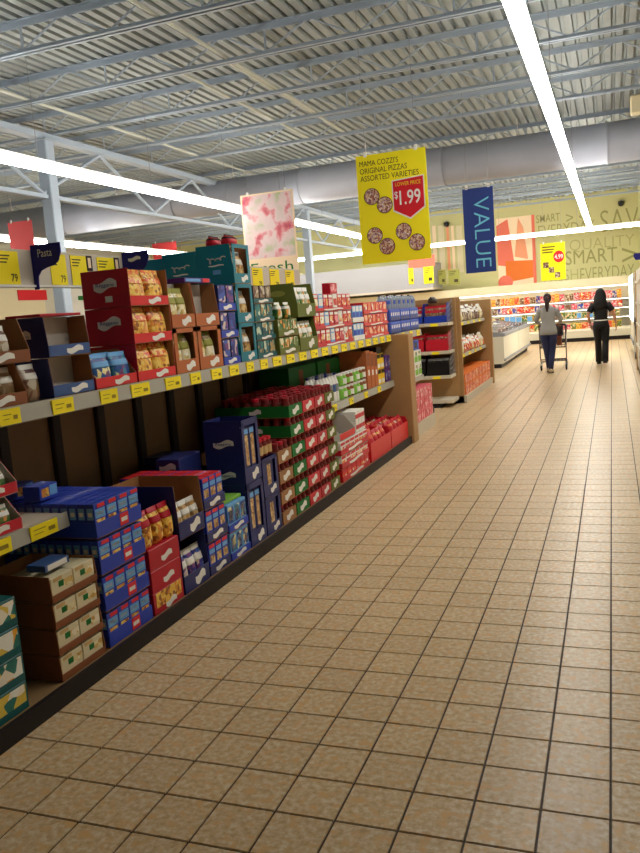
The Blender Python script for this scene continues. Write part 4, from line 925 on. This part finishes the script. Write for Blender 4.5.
# ---------------------------------------------------------------- hanging signs
def hanging(name, label, px, Y, cat='sign'):
    """px: left,top,right,bottom of a board facing the viewer"""
    a = at_y(px[0], px[1], Y); b = at_y(px[2], px[3], Y); wd, hh = b.x-a.x, a.z-b.z
    t = thing(name, label, cat, ((a.x+b.x)/2, Y, b.z), 0); zt = ZD-.02-b.z
    for sx in (-.36, .36):
        ob('wire', MB().mat('wire').tube([(wd*sx, .004, hh), (wd*sx, .004, zt)], .003, 4), t); ob('clip', MB().mat('white').cbox(wd*sx-.02, wd*sx+.02, -.006, .012, hh-.02, hh+.04, .003), t)
    return t, wd, hh
t, wd, hh = hanging('price_sign', 'large yellow hanging pizza price sign with red price shield', (355.5, 157, 431.5, 258), 9.0)
ob('board', MB().mat('signyellow').box(-wd/2, wd/2, -.002, .006, 0, hh), t)
mb = MB(); 
for k, s in enumerate(("MAMA COZZI'S", 'ORIGINAL PIZZAS', 'ASSORTED VARIETIES')):
    ww = wd*(.56, .68, .84)[k]; text_into(mb, s, ww, hh*.05, (-wd*.45+ww/2, -.0032, hh*(.925-.068*k)), '-y', 'ink', 0)
ob('headline', mb, t)
sh = ob('price_shield', MB().mat('white').prism([(.0*wd, .74*hh), (.46*wd, .76*hh), (.46*wd, .47*hh), (.24*wd, .375*hh), (.0*wd, .46*hh)], 'y', -.006, -.0035).mat('pricered').prism([(.015*wd, .73*hh), (.445*wd, .75*hh), (.445*wd, .478*hh), (.24*wd, .39*hh), (.015*wd, .47*hh)], 'y', -.008, -.006), t)
mb = MB(); text_into(mb, 'LOWER PRICE', wd*.36, hh*.035, (.23*wd, -.009, .7*hh), '-y', 'yellow', .008); text_into(mb, '$', wd*.05, hh*.075, (.055*wd, -.009, .6*hh), '-y', 'white', .01); text_into(mb, '1.99', wd*.3, hh*.13, (.25*wd, -.009, .575*hh), '-y', 'white', .012)
ob('price', mb, sh)
for (u, v, tt) in ((-.30, .62, 0), (-.12, .53, 1), (-.29, .26, 0), (-.12, .15, 1), (.13, .27, 0), (.31, .16, 1)):
    pz = ob('pizza_picture', MB().mat('hair_brown').lathe([(wd*.115, 0), (wd*.115, .002)], 24), t, (wd*u, -.005, hh*v)); pz.rotation_euler = (math.pi/2, 0, 0)
    ob('topping', MB().mat('pizza').lathe([(wd*.106, 0), (wd*.106, .0035)], 24), pz)
t, wd, hh = hanging('value_banner', 'navy hanging banner with light blue vertical lettering', (462, 189, 496.5, 271), 12.6, 'banner')
ob('cloth', MB().mat('valuenavy').box(-wd/2, wd/2, -.002, .003, 0, hh), t); ob('rod', MB().mat('steel').tube([(-wd/2, 0, hh), (wd/2, 0, hh)], .012, 8), t)
mb = MB(); text_into(mb, 'VALUE', hh*.82, wd*.5, (wd*.1, -.003, hh*.47), '-y', 'valuetext', -.012, rot=True); ob('lettering', mb, t)
t, wd, hh = hanging('price_sign', 'small yellow hanging price sign with red badge before slogan wall', (540, 244, 566, 279), 24.0)
ob('board', MB().mat('signyellow').box(-wd/2, wd/2, -.002, .006, 0, hh), t)
mb = MB().mat('ink')
for k in range(3): mb.box(-wd*.42, wd*(.1-.05*k), -.004, -.002, hh*(.88-.07*k), hh*(.91-.07*k))
ob('headline', mb, t)
bd = ob('badge', MB().mat('pricered').prism([(wd*.24+wd*.22*math.cos(a*.524), hh*.62+hh*.16*math.sin(a*.524)) for a in range(12)], 'y', -.006, -.003), t)
mb = MB(); text_into(mb, '4.99', wd*.34, hh*.12, (wd*.24, -.008, hh*.62), '-y', 'white', .02); ob('price', mb, bd)
for (u, v) in ((-.3, .42), (-.08, .28), (.16, .14)): ob('food_picture', MB().mat('chipmix').box(wd*(u-.1), wd*(u+.12), -.005, -.002, hh*(v-.08), hh*(v+.07)), t)
t, wd, hh = hanging('fresh_banner', 'pink hanging banner with vegetable picture above green cartons', (240, 196, 299, 271), 12.6, 'banner')
ob('cloth', MB().mat('pale').box(-wd/2, wd/2, -.002, .004, 0, hh), t); ob('vegetable_print', MB().mat('veg').box(-wd*.47, wd*.47, -.005, -.002, hh*.2, hh*.98), t)
mb = MB(); text_into(mb, 'Fresh', wd*.8, hh*.13, (0, -.006, hh*.08), '-y', 'green', .0); ob('lettering', mb, t)
t, wd, hh = hanging('red_banner', 'plain red hanging banner beside the steel column', (7.5, 223, 37, 264), 12.0, 'banner')
ob('cloth', MB().mat('banner_red').box(-wd/2, wd/2, -.002, .004, 0, hh), t); ob('hem', MB().mat('lip_red').box(-wd/2, wd/2, -.004, .006, 0, .04), t)
t, wd, hh = hanging('red_banner', 'small coral banner hanging beyond the teal cartons', (152, 244, 178, 262), 20.0, 'banner')
ob('cloth', MB().mat('banner_red').box(-wd/2, wd/2, -.002, .004, 0, hh), t); ob('hem', MB().mat('lip_red').box(-wd/2, wd/2, -.004, .006, 0, .04), t)
p_ = at_y(637, 105, 14.0); t = thing('hanging_speaker', 'small cream box hung from the joists over the aisle', 'speaker', (p_.x, 14.0, p_.z-.14))
ob('box', MB().mat('cream').cbox(-.1, .14, -.1, .1, 0, .28, .02), t); ob('bracket', MB().mat('steel').box(-.02, .02, -.02, .02, .28, ZD-.02-(p_.z-.14)), t)
# ---------------------------------------------------------------- shopping carts
def cart(label, x, y, rz=0):
    t = thing('shopping_cart', label, 'shopping cart', (x, y, 0), rz, 'shopping carts')
    fr = MB().mat('cart_wire')
    for s in (-1, 1):
        fr.tube([(s*.27, 0, .98), (s*.27, .06, .92), (s*.27, .1, .3), (s*.26, .14, .16), (s*.22, .86, .16)], .013, 6)
        fr.tube([(s*.27, .1, .5), (s*.22, .86, .62)], .01, 6)
    fr.tube([(-.265, .12, .24), (.265, .12, .24)], .011, 6).tube([(-.22, .86, .16), (.22, .86, .16)], .012, 6).tube([(-.27, .08, .5), (.27, .08, .5)], .012, 6)
    ob('frame', fr, t)
    bk_ = MB().mat('cart_wire')
    def rim(f_, z, e=0): # f_: 0 bottom .. 1 top
        a = .24+.035*f_; b = .19+.05*f_; y0_ = .1-.04*f_; y1_ = .82+.1*f_
        return [(-a, y0_, z), (a, y0_, z), (b, y1_, z), (-b, y1_, z), (-a, y0_, z)]
    for k in range(6):
        f_ = k/5; bk_.tube(rim(f_, .5+.45*f_), .008 if k in (0, 5) else .004, 5)
    B0, B1 = rim(0, .5), rim(1, .95)
    for e in range(4):
        n_ = 10 if e % 2 else 8
        for k in range(n_):
            u = k/n_; p_ = Vector(B0[e]).lerp(Vector(B0[e+1]), u); q_ = Vector(B1[e]).lerp(Vector(B1[e+1]), u); bk_.tube([p_, q_], .0035, 4)
    for k in range(7): bk_.tube([(-.23+.077*k, .1, .5), (-.18+.06*k, .82, .5)], .004, 4)
    ob('wire_basket', bk_, t)
    ob('handle', MB().mat('black').tube([(-.28, 0, .98), (.28, 0, .98)], .018, 8), t)
    ob('child_seat', MB().mat('dark_red').box(-.2, .2, .1, .3, .72, .73).mat('cart_wire').tube([(-.2, .3, .73), (-.2, .32, .95), (.2, .32, .95), (.2, .3, .73)], .006, 5), t)
    lr = MB().mat('cart_wire')
    for k in range(6): lr.tube([(-.2+.08*k, .14, .2), (-.17+.068*k, .84, .2)], .005, 4)
    lr.tube([(-.25, .14, .2), (.25, .14, .2)], .008, 5).tube([(-.21, .84, .2), (.21, .84, .2)], .008, 5); ob('lower_rack', lr, t)
    for (a, b) in ((-.26, .14), (.26, .14), (-.21, .84), (.21, .84)):
        wh = ob('wheel', cached('wheel', lambda: MB().mat('rubber').rings([[(xx, r_*math.cos(j*.5236), .06+r_*math.sin(j*.5236)) for j in range(12)] for xx, r_ in ((-.016, .05), (-.012, .06), (.012, .06), (.016, .05))]).mesh('wheel')), t, (a, b, 0))
        ob('caster_fork', cached('fork', lambda: MB().mat('steel').box(-.026, -.019, -.02, .02, .05, .15).box(.019, .026, -.02, .02, .05, .15).box(-.026, .026, -.02, .02, .14, .15).mesh('caster_fork')), wh)
    return t
WX, WY = -1.25, 17.1
cart('wire shopping cart pushed by the woman in the grey sweater', WX+.04, WY+.44, -.03)
bag('dark handbag resting in the child seat of the pushed cart', WX+.13, WY+.62, .735, .26, .13, .26, 'blackcloth', 'hair_brown', rz=1.5, name='handbag', cat='handbag')
for k in range(3): pack('grocery box in the basket of the pushed cart, %s' % ['red one', 'tan one', 'brown one'][k], WX-.02+.11*k, WY+.95, .512, .12, .1, .2, ['dark_red', 'tan', 'brown'][k], [])
cart('grey wire shopping cart parked at the base of the upright cooler', .78, 18.75, .1)
# ---------------------------------------------------------------- people
def skin(name, V, Eg, root, material, sub=2):
    """V: list of (pos, rx, ry)"""
    me = bpy.data.meshes.new(name); me.from_pydata([v[0] for v in V], Eg, [])
    o = bpy.data.objects.new(name, me); COL.objects.link(o)
    md = o.modifiers.new('skin', 'SKIN'); md.use_smooth_shade = True; md.branch_smoothing = .6
    for i, v in enumerate(V):
        sv = me.skin_vertices[0].data[i]; sv.radius = (v[1], v[2]); sv.use_root = (i == root)
    sd = o.modifiers.new('sub', 'SUBSURF'); sd.levels = sub; sd.render_levels = sub
    dg = bpy.context.evaluated_depsgraph_get(); m2 = bpy.data.meshes.new_from_object(o.evaluated_get(dg)); bpy.data.objects.remove(o)
    m2.materials.clear(); m2.materials.append(MATS[material])
    for p_ in m2.polygons: p_.use_smooth = True; p_.material_index = 0
    return m2
def merge(name, parts):
    import bmesh
    mats = []; bm = bmesh.new()
    for me in parts:
        off = len(mats); mats += list(me.materials); t0 = len(bm.faces); bm.from_mesh(me); bm.faces.ensure_lookup_table()
        for f_ in bm.faces[t0:]: f_.material_index += off
    out = bpy.data.meshes.new(name); bm.to_mesh(out); bm.free()
    for m_ in mats: out.materials.append(m_)
    return out
def ellipsoid(mt, c, r, nz=10, n=16, shape=None):
    R = []
    for i in range(nz+1):
        a = -math.pi/2+math.pi*i/nz; a = max(-1.45, min(1.45, a))
        ring = []
        for j in range(n):
            b = 2*math.pi*j/n; p_ = Vector((math.cos(a)*math.cos(b), math.cos(a)*math.sin(b), math.sin(a)))
            if shape: p_ = shape(p_)
            ring.append((c[0]+r[0]*p_.x, c[1]+r[1]*p_.y, c[2]+r[2]*p_.z))
        R.append(ring)
    return MB().mat(mt).rings(R).mesh('ellipsoid', True)
def hand(wr, d, palm_n, side, sz=1.0):
    """five fingers: wrist point, direction of the fingers, palm normal, thumb side vector"""
    d = Vector(d).normalized(); n_ = Vector(palm_n); n_ = (n_-d*n_.dot(d)).normalized(); s_ = Vector(side); s_ = (s_-d*s_.dot(d)-n_*s_.dot(n_)).normalized(); wr = Vector(wr); parts = []
    pm = MB().mat('skin'); R = []
    for f_, ww, th in ((-.01, .024, .017), (.02, .034, .015), (.05, .04, .014), (.078, .038, .011)):
        c = wr+d*f_*sz; R.append([c+s_*ww*sz*math.cos(j*.5236)+n_*th*sz*math.sin(j*.5236) for j in range(12)])
    parts.append(pm.rings(R).mesh('palm', True))
    for k, ln in enumerate((.066, .074, .07, .056)):
        b = wr+d*.072*sz+s_*(.029-.0195*k)*sz; c1 = b+d*ln*.45*sz+n_*.006*sz; c2 = c1+(d*.85+n_*.55).normalized()*ln*.3*sz; c3 = c2+(d*.5+n_*.87).normalized()*ln*.28*sz
        parts.append(MB().mat('skin').tube([b, c1, c2, c3], [.0088*sz, .0085*sz, .0078*sz, .006*sz], 6).mesh('finger', True))
    b = wr+d*.022*sz+s_*.03*sz; c1 = b+(d*.7+s_*.7).normalized()*.035*sz; c2 = c1+(d*.9+s_*.25+n_*.4).normalized()*.03*sz
    parts.append(MB().mat('skin').tube([b, c1, c2], [.0115*sz, .01*sz, .007*sz], 6).mesh('thumb', True)); return parts
def person(label, x, y, rz, H, top, bottom, arms, legs, sleeve, hair):
    """arms: [(elbow, wrist)] L,R; legs: [(knee, ankle)] L,R in metres for a 1.63 m figure facing +Y"""
    k = H/1.63; t = thing('person', label, 'person', (x, y, 0), rz); t.scale = (k, k, k)
    sh = [(-.165, 0, 1.33), (.165, 0, 1.33)]; hp = [(-.085, 0, .86), (.085, 0, .86)]
    def torso(g_): return [((0, 0, .90), .135+g_, .105+g_), ((0, -.005, 1.03), .115+g_, .09+g_), ((0, 0, 1.18), .13+g_, .1+g_), ((0, -.005, 1.31), .125+g_, .088+g_), ((0, .0, 1.39), .055+g_*.6, .055+g_*.6)]
    V = torso(0)+[((0, .015, 1.46), .047, .05)]; E_ = [(0, 1), (1, 2), (2, 3), (3, 4), (4, 5)]
    for s in (0, 1):
        b = len(V); V += [((sh[s][0]*.88, 0, 1.31), .045, .045), (arms[s][0], .04, .04), (arms[s][1], .028, .028)]; E_ += [(3, b), (b, b+1), (b+1, b+2)]
        b = len(V); V += [(hp[s], .09, .095), (legs[s][0], .056, .06), (legs[s][1], .036, .04)]; E_ += [(0, b), (b, b+1), (b+1, b+2)]
    body = [skin('body', V, E_, 0, 'skin')]
    def hs(p_):
        q_ = p_.copy()
        if q_.z < 0: q_.x *= 1-.22*q_.z*q_.z; q_.y = q_.y*(1-.1*q_.z*q_.z)+.06*(-q_.z)
        return q_
    hc = (0, .02, 1.535); body.append(ellipsoid('skin', hc, (.072, .092, .105), shape=hs))
    body.append(MB().mat('skin').rings([[(a*.011*w_, yy, zz_+b*.01*w_) for a, b in ((-1, -1), (1, -1), (.4, 1), (-.4, 1))] for yy, zz_, w_ in ((.1, 1.525, 1.2), (.118, 1.518, .8))]).mesh('nose', True))
    for s in (-1, 1):
        body.append(ellipsoid('skin', (s*.073, .01, 1.53), (.009, .02, .03), 6, 8)); body.append(ellipsoid('white', (s*.03, .1, 1.545), (.012, .008, .007), 6, 8)); body.append(ellipsoid('hair_black', (s*.03, .106, 1.545), (.006, .004, .006), 5, 8))
    body.append(ellipsoid('pink', (0, .104, 1.488), (.022, .006, .007), 5, 10))
    for s in (0, 1):
        e, w_ = Vector(arms[s][0]), Vector(arms[s][1]); sg = (-1, 1)[s]
        body += hand(w_+(w_-e).normalized()*.015, (w_-e), (-sg, -.2, -.3) if abs((w_-e).normalized().z) > .6 else (0, 0, -1), (0, 1, 0) if abs((w_-e).normalized().z) > .6 else (-sg, 0, 0))
    ob('body', merge('body', body), t)
    # top: elliptical rings from hem to collar, sleeves tapering from the shoulders
    def loft(mt, rings, n=20): return MB().mat(mt).rings([[(cx+rx*math.cos(2*math.pi*j/n), cy+ry*math.sin(2*math.pi*j/n), z) for j in range(n)] for z, cx, cy, rx, ry in rings]).mesh('cloth', True)
    z0 = .80 if sleeve == 'long' else .95
    tp = [r_ for r_ in ((.80, .176, .148), (.88, .178, .146), (.95, .16, .126), (1.03, .135, .104), (1.13, .142, .108), (1.23, .158, .112), (1.30, .168, .104), (1.345, .15, .09), (1.375, .1, .075), (1.40, .06, .06)) if r_[0] >= z0]
    cloth = [loft(top, [(z, 0, -.004, rx, ry) for z, rx, ry in tp])]
    for s in (0, 1):
        e, w_ = Vector(arms[s][0]), Vector(arms[s][1]); S = Vector((sh[s][0]*.86, 0, 1.318))
        pts = [S, S.lerp(e, .3), S.lerp(e, .75), e, e.lerp(w_, .4), e.lerp(w_, .95)] if sleeve == 'long' else [S, S.lerp(e, .3), S.lerp(e, .62), S.lerp(e, .74)]
        cloth.append(MB().mat(top).tube(pts, [.066, .064, .054, .05, .046, .036] if sleeve == 'long' else [.066, .066, .068, .066], 12).mesh('sleeve', True))
    ob('sweater' if sleeve == 'long' else 'shirt', merge('top', cloth), t)
    cloth = [loft(bottom, [(z, 0, -.01, rx, ry) for z, rx, ry in ((.78, .15, .115), (.84, .168, .135), (.9, .16, .128), (.97, .138, .107), (1.0, .134, .103))])]
    for s in (0, 1):
        kn, an = Vector(legs[s][0]), Vector(legs[s][1]); hp0 = Vector((hp[s][0]*.95, -.005, .84)); lo_ = an+Vector((0, 0, -.045 if sleeve != 'long' else -.02))
        rr = [.1, .096, .082, .066, .06, .046] if sleeve == 'long' else [.1, .096, .082, .07, .07, .07]
        cloth.append(MB().mat(bottom).tube([hp0, hp0.lerp(kn, .3), hp0.lerp(kn, .65), kn, kn.lerp(an, .4), lo_], rr, 12).mesh('leg', True))
    ob('trousers', merge('trousers', cloth), t)
    if sleeve != 'long': ob('hem', MB().mat('white').lathe([(.154, .948), (.157, .955), (.155, .972)], 20, (0, -.005, 0), False, False).mesh('hem'), t).scale = (1, .82, 1)
    for s in (0, 1):
        an = Vector(legs[s][1]); R = []; lift = max(0, an.z-.085)
        for yy, ww, zt in ((-.07, .03, .05), (-.055, .038, .085), (.0, .04, .085), (.06, .042, .06), (.13, .042, .045), (.165, .028, .03)):
            R.append([(an.x+ww*c, an.y+yy, max(0, zz_)+lift*(1-.5*(yy+.07)/.23)) for c, zz_ in ((-1, 0), (1, 0), (1, zt*.5), (.6, zt), (-.6, zt), (-1, zt*.5))])
        sho = ob('shoe', MB().mat('shoe' if sleeve == 'long' else 'blackcloth').rings(R).mesh('shoe', True), t)
        ob('sole', MB().mat('hair_brown').rings([[(p_[0]*1+(.004 if p_[0] > an.x else -.004), p_[1], (p_[2]-.001)) for p_ in r_[:2]]+[(r_[1][0]+.004, r_[1][1], r_[1][2]+.015), (r_[0][0]-.004, r_[0][1], r_[0][2]+.015)] for r_ in R]).mesh('sole'), sho)
    # hair
    hm = 'hair_brown' if hair == 'ponytail' else 'hair_black'
    def cap_(p_):
        q_ = p_.copy()
        if q_.y > .35 and q_.z < .45: q_ *= .93
        return q_
    hp_ = [ellipsoid(hm, (0, .002, 1.553), (.083, .096, .1), shape=cap_)]
    if hair == 'ponytail':
        hp_.append(MB().mat(hm).tube([(0, -.075, 1.56), (0, -.125, 1.55), (.005, -.135, 1.47), (.005, -.125, 1.37), (0, -.12, 1.27)], [.03, .036, .045, .04, .014], 10).mesh('tail', True))
        hp_.append(MB().mat('dark_red').lathe([(.034, 0), (.036, .012), (.034, .024)], 10, (0, -.115, 1.545)).mesh('band', True))
    else:
        R = []
        for zz_, a, b, cy in ((1.635, .04, .045, 0), (1.61, .08, .08, -.005), (1.55, .105, .095, -.015), (1.47, .125, .09, -.035), (1.39, .138, .078, -.06), (1.31, .135, .062, -.085), (1.24, .115, .05, -.095), (1.19, .07, .03, -.1)):
            R.append([(a*math.cos(j*.3927)*(1+.06*math.sin(j*5+zz_*30)), cy+b*math.sin(j*.3927)*(1+.06*math.cos(j*4+zz_*25))-(.03 if math.sin(j*.3927) > .3 and zz_ < 1.5 else 0), zz_) for j in range(16)])
        hp_.append(MB().mat(hm).rings(R[::-1]).mesh('mane', True))
    ob('hair', merge('hair', hp_), t)
    return t
person('woman in grey sweater and jeans pushing a shopping cart', WX, WY, -.04, 1.63, 'sweater', 'jeans',
       [((-.25, .06, 1.10), (-.2, .33, 1.02)), ((.25, .06, 1.10), (.2, .33, 1.02))], [((-.055, .06, .47), (-.03, .14, .1)), ((.06, .05, .47), (.035, -.08, .1))], 'long', 'ponytail')
person('woman in black shirt and trousers with long black hair walking', -.24, 18.72, -.05, 1.655, 'blackcloth', 'blackcloth',
       [((-.265, -.05, 1.09), (-.225, .08, .88)), ((.27, -.02, 1.10), (.30, .03, .86))], [((-.075, .1, .48), (-.07, .1, .09)), ((.08, .02, .47), (.075, -.16, .12))], 'short', 'long')
